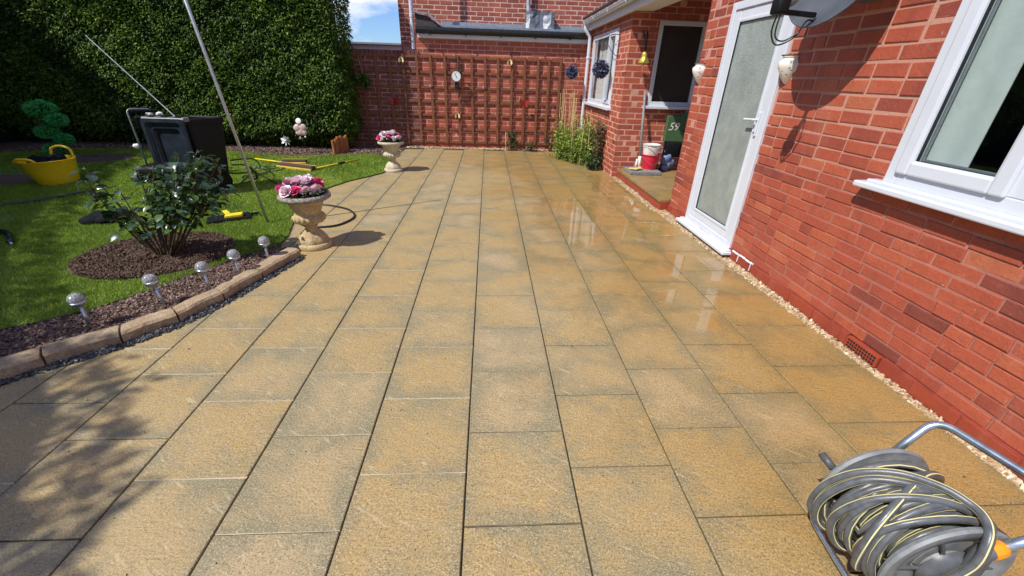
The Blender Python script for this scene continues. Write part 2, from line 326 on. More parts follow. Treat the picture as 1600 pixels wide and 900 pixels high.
# ------------------------------------------------------------------ mesh helpers
def root_loc(p):
    while p is not None and p.parent is not None: p = p.parent
    return Vector(p.location) if p is not None else Vector((0, 0, 0))
def finish(me, name, mats, parent, smooth=False, tone=None):
    for m in (mats if isinstance(mats, (list, tuple)) else [mats]): me.materials.append(MAT[m] if isinstance(m, str) else m)
    me.polygons.foreach_set('use_smooth', np.full(len(me.polygons), bool(smooth)))
    o = bpy.data.objects.new(name, me); C.objects.link(o)
    if parent is not None: o.parent = parent
    return o
def fast(name, V, F, mats, parent=None, tone=None, smooth=False, uv=None, mi=None):
    """V (n,3) world coords, F (m,k); one mesh object"""
    V = np.asarray(V, np.float32) - np.array(root_loc(parent), np.float32); F = np.asarray(F, np.int32)
    me = bpy.data.meshes.new(name); k = F.shape[1]
    me.vertices.add(len(V)); me.vertices.foreach_set('co', V.ravel())
    me.loops.add(F.size); me.loops.foreach_set('vertex_index', F.ravel())
    me.polygons.add(len(F)); me.polygons.foreach_set('loop_start', np.arange(0, F.size, k, dtype=np.int32)); me.polygons.foreach_set('loop_total', np.full(len(F), k, np.int32))
    if tone is not None:
        a = me.attributes.new('tone', 'FLOAT', 'FACE'); a.data.foreach_set('value', np.asarray(tone, np.float32))
    if uv is not None:
        u = me.uv_layers.new(name='UVMap'); u.data.foreach_set('uv', np.asarray(uv, np.float32).ravel())
    if mi is not None: me.polygons.foreach_set('material_index', np.asarray(mi, np.int32))
    me.update(calc_edges=True); me.validate()
    return finish(me, name, mats, parent, smooth)
class MB:
    def __init__(s): s.v = []; s.f = []; s.m = []; s.t = []
    def add(s, vs, fs, mi=0, tone=.5):
        b = len(s.v); s.v += [tuple(v) for v in vs]; s.f += [tuple(b + i for i in f) for f in fs]
        s.m += [mi] * len(fs); s.t += [tone] * len(fs); return s
    def box(s, x0, x1, y0, y1, z0, z1, mi=0, bev=.0, mat=None, tone=.5):
        bm = bmesh.new(); bmesh.ops.create_cube(bm, size=1)
        for v in bm.verts: v.co = Vector((x0 + (v.co.x + .5) * (x1 - x0), y0 + (v.co.y + .5) * (y1 - y0), z0 + (v.co.z + .5) * (z1 - z0)))
        if bev: bmesh.ops.bevel(bm, geom=bm.edges[:], offset=bev, segments=2, affect='EDGES', profile=.5)
        if mat is not None: bmesh.ops.transform(bm, matrix=mat, verts=bm.verts)
        bm.verts.index_update()
        s.add([v.co[:] for v in bm.verts], [[v.index for v in f.verts] for f in bm.faces], mi, tone); bm.free(); return s
    def obox(s, a, b, w, h, mi=0, bev=0, up=(0, 0, 1)):
        """bar from a to b, width w, height h"""
        a = Vector(a); b = Vector(b); d = (b - a); l = d.length; d.normalize(); up = Vector(up)
        x = d.cross(up)
        if x.length < 1e-4: x = d.cross(Vector((0, 1, 0)))
        x.normalize(); z = x.cross(d)
        m = Matrix(((d.x, x.x, z.x, a.x), (d.y, x.y, z.y, a.y), (d.z, x.z, z.z, a.z), (0, 0, 0, 1)))
        return s.box(0, l, -w / 2, w / 2, -h / 2, h / 2, mi, bev, m)
    def tube(s, pts, r, n=10, mi=0, cap=True, closed=False, stripe=None):
        pts = [Vector(p) for p in pts]; N = len(pts); rr = r if isinstance(r, (list, tuple)) else [r] * N
        T = []
        for i in range(N):
            if closed: d = pts[(i + 1) % N] - pts[i - 1]
            else: d = pts[min(i + 1, N - 1)] - pts[max(i - 1, 0)]
            T.append(d.normalized() if d.length > 1e-9 else Vector((0, 0, 1)))
        u = T[0].orthogonal().normalized(); vs = []
        for i in range(N):
            u = (u - T[i] * u.dot(T[i]))
            u = u.normalized() if u.length > 1e-6 else T[i].orthogonal().normalized()
            w = T[i].cross(u)
            vs += [pts[i] + (u * math.cos(2 * PI * k / n) + w * math.sin(2 * PI * k / n)) * rr[i] for k in range(n)]
        fs = []; ms = []
        for i in range(N if closed else N - 1):
            j = (i + 1) % N
            for k in range(n):
                fs.append((i * n + k, i * n + (k + 1) % n, j * n + (k + 1) % n, j * n + k)); ms.append(k)
        if cap and not closed: fs += [tuple(range(n))[::-1], tuple((N - 1) * n + k for k in range(n))]; ms += [-1, -1]
        b = len(s.v); s.v += [tuple(v) for v in vs]; s.f += [tuple(b + i for i in f) for f in fs]
        s.m += [(stripe[1] if (stripe and k in stripe[0]) else mi) for k in ms]; s.t += [.5] * len(fs); return s
    def lathe(s, prof, c=(0, 0, 0), n=32, mi=0, mod=None, axis=None, cap=True, tone=.5):
        vs = []; fs = []
        for i, (r, z) in enumerate(prof):
            for k in range(n):
                a = 2 * PI * k / n; q = r * (mod(i, a) if mod else 1)
                vs.append(Vector((q * math.cos(a), q * math.sin(a), z)))
        if axis is not None:
            q = Vector(axis).to_track_quat('Z', 'Y'); vs = [q @ v for v in vs]
        vs = [v + Vector(c) for v in vs]
        for i in range(len(prof) - 1):
            for k in range(n): fs.append((i * n + k, i * n + (k + 1) % n, (i + 1) * n + (k + 1) % n, (i + 1) * n + k))
        if cap: fs += [tuple(range(n))[::-1], tuple((len(prof) - 1) * n + k for k in range(n))]
        return s.add(vs, fs, mi, tone)
    def ball(s, c, r, mi=0, sub=2, sq=(1, 1, 1), jit=0):
        bm = bmesh.new(); bmesh.ops.create_icosphere(bm, subdivisions=sub, radius=1)
        vs = [(c[0] + v.co.x * r * sq[0] * (1 + random.uniform(-jit, jit)), c[1] + v.co.y * r * sq[1] * (1 + random.uniform(-jit, jit)), c[2] + v.co.z * r * sq[2] * (1 + random.uniform(-jit, jit))) for v in bm.verts]
        bm.verts.index_update(); s.add(vs, [[v.index for v in f.verts] for f in bm.faces], mi); bm.free(); return s
    def build(s, name, mats, parent=None, smooth=False, auto=None):
        o = root_loc(parent); me = bpy.data.meshes.new(name)
        me.from_pydata([(v[0] - o.x, v[1] - o.y, v[2] - o.z) for v in s.v], [], s.f)
        me.polygons.foreach_set('material_index', s.m)
        a = me.attributes.new('tone', 'FLOAT', 'FACE'); a.data.foreach_set('value', s.t)
        me.update()
        ob = finish(me, name, mats, parent, smooth or auto is not None)
        if auto is not None:
            try: me.set_sharp_from_angle(angle=math.radians(auto))
            except Exception: pass
        return ob
def thing(name, label, cat, loc=(0, 0, 0), group=None):
    o = bpy.data.objects.new(name, None); C.objects.link(o); o.location = loc; o.empty_display_size = .1
    o['label'] = label; o['category'] = cat
    if group: o['group'] = group
    return o
def tag(o, label, cat, group=None, kind=None):
    o['label'] = label; o['category'] = cat
    if group: o['group'] = group
    if kind: o['kind'] = kind
    return o
def struct(o): o['kind'] = 'structure'; return o
def spline(pts, n=10, closed=False):
    P = [Vector(p) for p in pts]; out = []; N = len(P)
    for i in range(N if closed else N - 1):
        if closed: a, b, c, d = P[i - 1], P[i], P[(i + 1) % N], P[(i + 2) % N]
        else: a, b, c, d = P[max(i - 1, 0)], P[i], P[i + 1], P[min(i + 2, N - 1)]
        for k in range(n):
            t = k / n
            out.append(.5 * ((2 * b) + (-a + c) * t + (2 * a - 5 * b + 4 * c - d) * t * t + (-a + 3 * b - 3 * c + d) * t ** 3))
    if not closed: out.append(P[-1])
    return out
def bend(pts, r, n=6):
    """polyline with rounded corners"""
    P = [Vector(p) for p in pts]; out = [P[0]]
    for i in range(1, len(P) - 1):
        a = (P[i - 1] - P[i]); b = (P[i + 1] - P[i]); ra = min(r, a.length * .49); rb = min(r, b.length * .49)
        p0 = P[i] + a.normalized() * ra; p1 = P[i] + b.normalized() * rb
        for k in range(n + 1):
            t = k / n; out.append(p0 * (1 - t) ** 2 + P[i] * 2 * t * (1 - t) + p1 * t * t)
    out.append(P[-1]); return out
def inpoly(x, y, poly):
    ins = np.zeros(len(x), bool); n = len(poly); j = n - 1
    for i in range(n):
        xi, yi = poly[i]; xj, yj = poly[j]
        c = ((yi > y) != (yj > y)) & (x < (xj - xi) * (y - yi) / (yj - yi + 1e-12) + xi)
        ins ^= c; j = i
    return ins
def sheet(name, poly, z, mat, parent=None):
    bm = bmesh.new(); vs = [bm.verts.new((p[0], p[1], z)) for p in poly]; f = bm.faces.new(vs); bmesh.ops.triangulate(bm, faces=[f])
    bmesh.ops.recalc_face_normals(bm, faces=bm.faces)
    me = bpy.data.meshes.new(name); bm.to_mesh(me); bm.free()
    if len(me.polygons) and me.polygons[0].normal.z < 0: me.flip_normals()
    return finish(me, name, mat, parent)
# vectorised leaf cards: each leaf = 2 quads folded along the midrib
def leaves(cen, dirs, ups, ln, wd, fold=.25, curl=.15):
    n = len(cen); d = dirs / np.linalg.norm(dirs, axis=1, keepdims=True)
    s = np.cross(d, ups); s /= (np.linalg.norm(s, axis=1, keepdims=True) + 1e-9); u = np.cross(s, d)
    ln = ln[:, None]; wd = wd[:, None]
    b = cen; m1 = cen + d * ln * .45 + u * ln * curl * .4; tip = cen + d * ln - u * ln * curl
    l1 = cen + d * ln * .4 + s * wd * .5 + u * wd * fold; r1 = cen + d * ln * .4 - s * wd * .5 + u * wd * fold
    V = np.stack([b, l1, tip, m1, r1], 1).reshape(-1, 3)
    i = np.arange(n)[:, None] * 5
    F = np.concatenate([i + np.array([[0, 3, 2, 1]]), i + np.array([[0, 4, 2, 3]])], 1).reshape(-1, 4)
    return V, F
def rand_unit(n):
    v = rng.normal(size=(n, 3)); return v / np.linalg.norm(v, axis=1, keepdims=True)
def wobble(x, y, s, seed=0):
    return (np.sin(x * s + seed) * np.cos(y * s * 1.3 + seed * 2.1) + .6 * np.sin(x * s * 2.3 + y * s * 1.7 + seed * 3.3) + .35 * np.sin(x * s * 5.1 - y * s * 4.3 + seed)) / 1.95

# brick walls: real bricks on a mortar backing
CH, BL, MJ = .086, .258, .011
def brick_wall(name, parent, o, ud, nd, length, z0, z1, openings=(), mats=('brick', 'mortar'), thick=.22, rough=.0022, mj=.011, half=0, headers=.0, rec=.003, ch=CH, bl0=BL):
    """o=(x,y) start, ud unit along, nd outward normal; bricks mesh + mortar backing in one wall part"""
    ud = Vector((*ud, 0)); nd = Vector((*nd, 0)); O = Vector((*o, 0)); V = []; F = []; T = []; MI = []
    zs_ = [z0]; chf = ch if callable(ch) else (lambda z: ch)
    while zs_[-1] < z1 - .02: zs_.append(zs_[-1] + chf(zs_[-1]))
    n = len(zs_) - 1; mjf = mj if callable(mj) else (lambda z: mj)
    def emit(a, b, za, zb, t):
        pr = random.uniform(-rough, rough); c = .0035; tw = random.uniform(-.0012, .0012)
        base = len(V)
        jx = [random.uniform(-.0016, .0016) * rough / .0022 for _ in range(8)]
        for dep, q in ((-.014, 0), (pr - .002, 0), (pr, c)):
            for (u, z) in ((a + q + jx[0], za + q + jx[1]), (b - q + jx[2], za + q + jx[3]), (b - q + jx[4], zb - q + jx[5]), (a + q + jx[6], zb - q + jx[7])):
                V.append(O + ud * u + nd * (dep + (tw if u > (a + b) / 2 else -tw)) + Vector((0, 0, z + tw * (1 if u > (a + b) / 2 else -1))))
        for r in (0, 1):
            for k in range(4):
                i0 = base + r * 4 + k; i1 = base + r * 4 + (k + 1) % 4
                F.append((i0, i1, i1 + 4, i0 + 4))
        F.append((base + 8, base + 9, base + 10, base + 11)); T.extend([t] * 9); MI.extend([0] * 9)
    for r in range(n):
        mj = mjf(zs_[r]); dzr = random.uniform(-.0015, .0015); za = zs_[r] + mj / 2 + dzr; zb = za + zs_[r + 1] - zs_[r] - mj; zm = (za + zb) / 2
        if zb > z1 + .02: break
        u = -bl0 * (.5 if (r + half) % 2 else 0) - random.uniform(0, .01)
        while u < length:
            bl = bl0 * (.5 if random.random() < headers else 1) * random.uniform(.985, 1.015)
            a = max(0, u + mj / 2); b = min(length, u + bl - mj / 2); u += bl
            segs = [(a, b)]
            for (p, q, s, e) in openings:
                if s < zm < e:
                    ns = []
                    for (x, y) in segs:
                        if q <= x or p >= y: ns.append((x, y)); continue
                        if x < p: ns.append((x, p))
                        if y > q: ns.append((q, y))
                    segs = ns
            for (x, y) in segs:
                if y - x > .02:
                    t = min(1, max(0, random.gauss(.5, .19)))
                    emit(x, y, za, zb, t)
    # mortar backing split round the openings
    us = sorted(set([.003, length - .003] + [min(max(v, 0), length) for op in openings for v in op[:2]])); zs = sorted(set([z0, z1] + [min(max(v, z0), z1) for op in openings for v in op[2:]]))
    for i in range(len(us) - 1):
        for j in range(len(zs) - 1):
            um, zm = (us[i] + us[i + 1]) / 2, (zs[j] + zs[j + 1]) / 2
            if any(p < um < q and s < zm < e for (p, q, s, e) in openings): continue
            b = len(V)
            for dep in (-rec, -thick):
                for (u, z) in ((us[i], zs[j]), (us[i + 1], zs[j]), (us[i + 1], zs[j + 1]), (us[i], zs[j + 1])): V.append(O + ud * u + nd * dep + Vector((0, 0, z)))
            fs = [(b, b + 1, b + 2, b + 3), (b + 7, b + 6, b + 5, b + 4)] + [(b + k, b + 4 + k, b + 4 + (k + 1) % 4, b + (k + 1) % 4) for k in range(4)]
            F.extend(fs); T.extend([.5] * 6); MI.extend([1] * 6)
    V = [tuple(v) for v in V]
    # orientation: flip if ud x z is not nd
    if ud.cross(Vector((0, 0, 1))).dot(nd) < 0: F = [f[::-1] for f in F]
    return fast(name, V, F, list(mats), parent, T, mi=MI)
# ================================================================== SETTING
g = MB(); g.add([(-60, -40, -.06), (60, -40, -.06), (60, 90, -.06), (-60, 90, -.06)], [(0, 1, 2, 3)]); struct(g.build('ground', 'ground'))
# --- patio: individual wet-cast slabs in running bond, one structure
PX, PY, X0 = .4525, .4567, -.09
V = []; F = []; T = []; UV = []
for k in range(-11, 5):
    ph = (.970 if k % 2 == 0 else 1.20) + random.uniform(-.012, .012); xa = X0 + k * PX + .0035; xb = xa + PX - .007
    for j in range(-9, 21):
        ya = ph + j * PY + .003; yb = ya + PY - .006
        if ya > 9.62: continue
        yb = min(yb, 9.80)
        if k >= 4 and False: pass
        if k == 3 and yb > 7.15 and xb > 1.45 and ya < 9.3 and ya > 7.2: pass
        if k == 4: xb = min(2.29, 2.190 + .032 * (4.93 - ya)) if ya < 5 else 2.165
        t = random.random(); dz = random.uniform(-.0012, .0012); c = .003; b = len(V)
        V += [(xa, ya, -.045), (xb, ya, -.045), (xb, yb, -.045), (xa, yb, -.045), (xa, ya, dz - c), (xb, ya, dz - c), (xb, yb, dz - c), (xa, yb, dz - c),
              (xa + c, ya + c, dz), (xb - c, ya + c, dz), (xb - c, yb - c, dz), (xa + c, yb - c, dz)]
        fs = [(b + q, b + (q + 1) % 4, b + 4 + (q + 1) % 4, b + 4 + q) for q in range(4)] + [(b + 4 + q, b + 4 + (q + 1) % 4, b + 8 + (q + 1) % 4, b + 8 + q) for q in range(4)] + [(b + 8, b + 9, b + 10, b + 11)]
        F += fs; T += [t] * 9
        for f in fs:
            for i in f: UV.append(((V[i][0] - xa) / (xb - xa), (V[i][1] - ya) / (yb - ya)))
PV = []; PF = []
for k in range(-11, 5):
    ph = (.970 if k % 2 == 0 else 1.20); xa = X0 + k * PX + .004; xb = min(xa + PX - .008, 2.165)
    for j in range(-9, 21):
        if random.random() < .35: continue
        y_ = ph + j * PY; b = len(PV); q = .010; z_ = -.0035 + random.uniform(-.001, .001)
        PV += [(xa, y_ - q, z_), (xb, y_ - q, z_), (xb, y_ + q, z_), (xa, y_ + q, z_)]; PF.append((b, b + 1, b + 2, b + 3))
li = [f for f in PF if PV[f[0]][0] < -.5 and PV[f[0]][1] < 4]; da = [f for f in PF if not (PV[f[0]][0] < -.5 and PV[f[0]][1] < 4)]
struct(fast('joint_pointing', PV, li, simple('sunlit_buff_pointing', (.46, .39, .27), .9, noise=.3, nscale=6), None))  # pale buff paints the sunlit joint edges into the left-front pointing
struct(fast('joint_pointing', PV, da, simple('dirty_pointing', (.17, .13, .075), .9, noise=.4, nscale=6), None))
patio = struct(fast('patio', V, F, 'paving', None, T, uv=UV))
jm = simple('joint_bed', (.115, .088, .052), .95, noise=.4)
g = MB(); g.add([(-6, -4, -.011), (2.36, -4, -.011), (2.36, 9.9, -.011), (-6, 9.9, -.011)], [(0, 1, 2, 3)]); struct(g.build('patio_joints', jm))
# --- porch floor (raised paving in the recess)
V = []; F = []; T = []; UV = []
for i in range(5):
    for j in range(5):
        xa = 2.225 + i * .45 + .004; xb = xa + .442; ya = 5.14 + j * .45; yb = min(ya + .442, 7.14)
        if ya > 7.0: continue
        b = len(V); dz = .15; t = random.random(); c = .004
        V += [(xa, ya, .11), (xb, ya, .11), (xb, yb, .11), (xa, yb, .11), (xa, ya, dz - c), (xb, ya, dz - c), (xb, yb, dz - c), (xa, yb, dz - c), (xa + c, ya + c, dz), (xb - c, ya + c, dz), (xb - c, yb - c, dz), (xa + c, yb - c, dz)]
        fs = [(b + q, b + (q + 1) % 4, b + 4 + (q + 1) % 4, b + 4 + q) for q in range(4)] + [(b + 4 + q, b + 4 + (q + 1) % 4, b + 8 + (q + 1) % 4, b + 8 + q) for q in range(4)] + [(b + 8, b + 9, b + 10, b + 11)]
        F += fs; T += [t] * 9
        for f in fs:
            for q in f: UV.append(((V[q][0] - xa) / (xb - xa), (V[q][1] - ya) / (yb - ya)))
porch_mat = MAT['paving'].copy()
struct(fast('porch_floor', V, F, 'paving', None, T, uv=UV))
g = MB(); g.box(2.245, 4.6, 5.14, 7.14, -.02, .112); struct(g.build('porch_floor_base', 'brick_painted'))

# --- lawn, soil strip, beds
LAWN = [(-1.93, 8.50), (-1.80, 7.9), (-1.70, 7.35), (-1.78, 7.05), (-1.93, 6.774), (-2.136, 6.446), (-2.30, 6.0), (-2.345, 5.5), (-2.31, 5.1), (-2.17, 4.54), (-2.03, 4.05), (-1.99, 3.80), (-2.05, 3.69), (-2.22, 3.46), (-2.39, 3.12), (-2.56, 2.79), (-2.70, 2.56), (-2.86, 2.42), (-3.10, 2.27), (-3.6, 1.98), (-4.3, 1.7), (-5.2, 1.5), (-7, 1.6), (-8.6, 4.0), (-9.2, 6.4), (-9.0, 8.0), (-8, 8.75), (-7, 8.8), (-5.9, 8.83), (-5.45, 8.89), (-4.571, 8.62), (-3.844, 8.40), (-2.861, 8.66), (-2.3, 8.80)]
SOIL = [(-1.75, 3.60), (-1.88, 3.15), (-1.97, 2.76), (-2.10, 2.50), (-2.28, 2.27), (-2.50, 2.08), (-2.90, 1.63), (-3.4, 1.25), (-4.2, .8), (-9, .4), (-10.5, 4), (-10.5, 9.9), (-1.85, 9.9), (-1.93, 8.5), (-1.78, 7.5), (-2.2, 6.7), (-2.6, 5.5), (-2.4, 4.6), (-2.2, 3.9), (-1.97, 3.76)]
struct(sheet('border_soil', SOIL, .006, 'soil'))
struct(sheet('lawn', LAWN, .016, 'turf'))
struct(sheet('rear_soil', [(-1.93, 8.50), (-1.83, 9.9), (-3.2, 9.9), (-3.2, 8.5)], .009, 'soil'))
BEDS = [(-2.92, 3.52, .60, .54), (-6.9, 7.8, .58, .50), (-6.95, 6.05, .62, .42)]
for (cx, cy, rx, ry) in BEDS:
    V = [(cx, cy, .045)]; F = []; nr, na = 14, 72
    for i in range(1, nr + 1):
        for k in range(na):
            a = 2 * PI * k / na; q = i / nr * (1 + .05 * math.sin(3 * a + cx) + .03 * math.sin(7 * a))
            x = cx + rx * q * math.cos(a); y = cy + ry * q * math.sin(a)
            z = .022 + .03 * (1 - (i / nr) ** 2) + float(wobble(x, y, 9)) * .010 + random.uniform(-.006, .006)
            if i == nr: z = .017
            V.append((x, y, z))
    for k in range(na): F.append((0, 1 + k, 1 + (k + 1) % na, 1 + (k + 1) % na))
    F = []
    for i in range(nr - 1):
        for k in range(na):
            a = 1 + i * na + k; b = 1 + i * na + (k + 1) % na; F.append((a, b, b + na, a + na))
    me_tri = MB(); me_tri.add(V, F + [(0, 1 + k, 1 + (k + 1) % na) for k in range(na)]); struct(me_tri.build('flower_bed', 'soil', None, True))
def in_beds(x, y, s=1.):
    m = np.zeros(len(x), bool)
    for (cx, cy, rx, ry) in BEDS: m |= ((x - cx) / rx / s) ** 2 + ((y - cy) / ry / s) ** 2 < 1
    return m
# grass blades
def blades(n, x0, x1, y0, y1, h, w):
    x = rng.uniform(x0, x1, n); y = rng.uniform(y0, y1, n); k = inpoly(x, y, LAWN) & ~in_beds(x, y, .99); return x[k], y[k], np.full(k.sum(), h), np.full(k.sum(), w)
parts_ = [blades(150000, -5.0, -1.7, 1.6, 4.6, .030, .0050), blades(110000, -6.5, -1.6, 4.6, 6.8, .028, .0070), blades(90000, -9, -1.6, 6.8, 9.0, .028, .011), blades(26000, -9, -5, 1.6, 6.8, .03, .009)]
x, y, h, w = [np.concatenate([p[i] for p in parts_]) for i in range(4)]
n = len(x); a = rng.uniform(0, 2 * PI, n); tl = rng.uniform(.15, 1.0, n); h = h * rng.uniform(.6, 1.25, n)
dx = np.cos(a); dy = np.sin(a); la = rng.uniform(0, 2 * PI, n)
P0 = np.stack([x - dx * w / 2, y - dy * w / 2, np.full(n, .012)], 1); P1 = np.stack([x + dx * w / 2, y + dy * w / 2, np.full(n, .012)], 1)
tx = x + np.cos(la) * h * tl; ty = y + np.sin(la) * h * tl; tz = .014 + h * np.sqrt(np.maximum(.1, 1 - tl * .8))
P2 = np.stack([tx + dx * w * .2, ty + dy * w * .2, tz], 1); P3 = np.stack([tx - dx * w * .2, ty - dy * w * .2, tz], 1)
V = np.stack([P0, P1, P2, P3], 1).reshape(-1, 3); F = np.arange(4 * n).reshape(-1, 4)
tone = .42 + .20 * wobble(x, y, 2.1, 1) + .13 * wobble(x, y, 7, 4) + rng.normal(0, .15, n)
yel = np.clip(1 - (y - (2.6 + .0 * x)) / 1.1, 0, 1); tone += .14 * yel + .16 * wobble(x, y, .9, 7) + .10 * wobble(x, y, 3.7, 2)
tag(fast('grass', V, F, 'grass', None, np.clip(tone, 0, 1)), 'short mown bright green lawn grass', 'grass', kind='stuff')

# bark chips and clods (stuff)
def scatter(name, xy, size, zlo, mat, label, cat, flat=.45, keep=None, tonef=None):
    x, y = xy; n = len(x); s = size * rng.uniform(.5, 1.4, n)
    base = np.array([(-1, -.6, -.5), (1, -.7, -.4), (.9, .6, -.5), (-.8, .7, -.4), (-.7, -.5, .5), (.8, -.4, .4), (.6, .5, .6), (-.7, .4, .45)])
    Q = base[None] + rng.normal(0, .18, (n, 8, 3)); Q[:, :, 2] *= flat; Q[:, :, 1] *= rng.uniform(.5, 1, (n, 1)); Q *= s[:, None, None] / 2
    a = rng.uniform(0, 2 * PI, n); ti = rng.normal(0, .35, n); ca, sa = np.cos(a)[:, None], np.sin(a)[:, None]
    z = Q[:, :, 2] + Q[:, :, 0] * ti[:, None]; X = Q[:, :, 0] * ca - Q[:, :, 1] * sa; Y = Q[:, :, 0] * sa + Q[:, :, 1] * ca
    z = z - z.min(1, keepdims=True) + (zlo(x, y) if callable(zlo) else zlo)[..., None] if callable(zlo) else z - z.min(1, keepdims=True) + zlo
    V = np.stack([X + x[:, None], Y + y[:, None], z], 2).reshape(-1, 3)
    f = np.array([(0, 3, 2, 1), (4, 5, 6, 7), (0, 1, 5, 4), (1, 2, 6, 5), (2, 3, 7, 6), (3, 0, 4, 7)])
    F = (np.arange(n)[:, None, None] * 8 + f[None]).reshape(-1, 4)
    t = np.repeat(np.clip(rng.beta(1.6, 2.2, n), 0, 1), 6)
    return tag(fast(name, V, F, mat, None, t), label, cat, kind='stuff')
def rnd_in(n, x0, x1, y0, y1, cond):
    x = rng.uniform(x0, x1, n); y = rng.uniform(y0, y1, n); k = cond(x, y); return x[k], y[k]
strip = lambda x, y: inpoly(x, y, SOIL) & ~inpoly(x, y, LAWN)
scatter('bark_chips', rnd_in(60000, -4.6, -1.7, 1.0, 3.9, strip), .020, .006, 'chip', 'pinkish brown bark chips between the lawn and stone edging', 'bark chips')
bz = lambda x, y: np.full(len(x), .03) + .012 * (1 - np.minimum(1, ((x + 2.92) / .6) ** 2 + ((y - 3.52) / .54) ** 2))
scatter('soil_clods', rnd_in(26000, -3.6, -2.2, 2.9, 4.15, lambda x, y: ((x + 2.92) / .585) ** 2 + ((y - 3.52) / .525) ** 2 < 1), .020, bz, 'clod', 'crumbly dark soil around the rose bush', 'soil', flat=.8)
scatter('bark_mulch', rnd_in(16000, -9, -1.85, 8.3, 9.6, lambda x, y: ~inpoly(x, y, LAWN) & (y > 8.3)), .030, .008, 'chip', 'brown mulch along the foot of the tall hedge', 'mulch')
xg = rng.uniform(2.165, 2.345, 16000); yg = rng.uniform(-.5, 5.14, 16000); k = (xg > np.minimum(2.285, 2.185 + .032 * (4.93 - yg)) ) & (rng.random(16000) < .95)
xg2 = rng.uniform(2.150, 2.24, 2600); yg2 = rng.uniform(5.1, 7.9, 2600)
scatter('gravel', (np.concatenate([xg[k], xg2]), np.concatenate([yg[k], yg2])), .019, -.012, 'pebble', 'strip of buff gravel between paving and house wall', 'gravel', flat=.8)
g = MB(); g.box(2.16, 2.36, -1, 5.14, -.05, -.0085); struct(g.build('gravel_bed', jm))
xw = rng.uniform(-1.85, 1.55, 3200); yw = rng.uniform(9.80, 9.93, 3200)
scatter('stone_chippings', (xw, yw), .028, 0., 'pebble', 'pale stone chippings at the foot of the trellis wall', 'chippings', flat=.8)
# kerb stones
KO = [(-3.95, .66), (-3.42, 1.02), (-2.93, 1.42), (-2.455, 1.955), (-2.205, 2.165), (-2.025, 2.40), (-1.905, 2.70), (-1.81, 3.07), (-1.69, 3.53)]
KI = [(-4.05, .80), (-3.53, 1.15), (-3.05, 1.54), (-2.545, 2.060), (-2.285, 2.28), (-2.125, 2.49), (-2.010, 2.76), (-1.925, 3.11), (-1.83, 3.57)]
KL = ['mossy buff edging stone cut off by the left frame edge', None, None, 'buff edging stone beside the solar light nearest the camera', 'buff edging stone beside the second solar light from the camera', 'buff edging stone beside the third, middle solar light', 'buff edging stone beside the fourth solar light from the camera', 'last buff edging stone, ending at the foot of the large urn']
KL[1] = 'buff edging stone, second in from the left frame edge'; KL[2] = 'dark-sided buff edging stone at the left frame edge of the kerb'; KL[0] = 'shaded buff edging stone furthest from the large urn'
for i in range(8):
    a, b, c, d = [Vector((*p, 0)) for p in (KO[i], KO[i + 1], KI[i + 1], KI[i])]
    bm = bmesh.new(); N = 9; sh = .012
    ab = (b - a).normalized() * sh
    rows = []
    for k in range(N + 1):
        t = k / N; bow = Vector((KO[i][1] - KO[i + 1][1], KO[i + 1][0] - KO[i][0], 0)).normalized() * (-.012 * math.sin(PI * t)) if i > 2 else Vector((0, 0, 0))
        o_ = a + ab * .5 + (b - a - ab) * t - bow; n_ = d + ab * .5 + (c - d - ab) * t - bow
        j = lambda s=.003: random.uniform(-s, s)
        zt = .074 + j(.0015)
        rows.append([bm.verts.new(v) for v in (o_ + Vector((j(), j(), -.02)), o_ + Vector((j(.004), j(.004), .030)), o_ + Vector((j(.004), j(.004), zt - .014)), o_ * .88 + n_ * .12 + Vector((0, 0, zt)), o_ * .5 + n_ * .5 + Vector((0, 0, zt + .004 + j(.002))), o_ * .14 + n_ * .86 + Vector((0, 0, zt)), n_ + Vector((j(), j(), zt - .015)), n_ + Vector((0, 0, -.02)))])
    for r in range(N):
        for q in range(7): bm.faces.new((rows[r][q], rows[r + 1][q], rows[r + 1][q + 1], rows[r][q + 1]))
    bm.faces.new(rows[0][::-1]); bm.faces.new(rows[-1])
    bmesh.ops.recalc_face_normals(bm, faces=bm.faces); me = bpy.data.meshes.new('edging_stone'); bm.to_mesh(me); bm.free()
    tag(finish(me, 'edging_stone', 'kerb', None), KL[i], 'edging stone', 'stones edging the curved border')
xq, yq = rnd_in(420, -2.2, 2.1, .6, 9.5, lambda x, y: ~inpoly(x, y, SOIL) & ~inpoly(x, y, LAWN))
scatter('grit', (xq, yq), .0065, .0, 'clod', 'specks of grit and soil left on the washed paving', 'grit', flat=.5)
# slate chips beside the kerb
xs = []; ys = []
for i in range(2600):
    s = random.uniform(0, 7.95); q = int(s); t = s - q; ax_, ay_ = KO[q]; bx_, by_ = KO[q + 1]
    nx, ny = (by_ - ay_), -(bx_ - ax_); l = math.hypot(nx, ny); w_ = random.random() ** 1.3 * .062
    xs.append(ax_ + (bx_ - ax_) * t + nx / l * (w_ + .0)); ys.append(ay_ + (by_ - ay_) * t + ny / l * (w_ + .0))
scatter('slate_chippings', (np.array(xs), np.array(ys)), .017, .001, 'slate_chip', 'dark slate chippings along the outer foot of the stone edging', 'slate chippings', flat=.6)

# ================================================================== HOUSE (right)
H = thing('brick_house', 'red brick house with white door and windows along the right of the patio', 'house', (2.36, 2, 0))
WT = 4.6
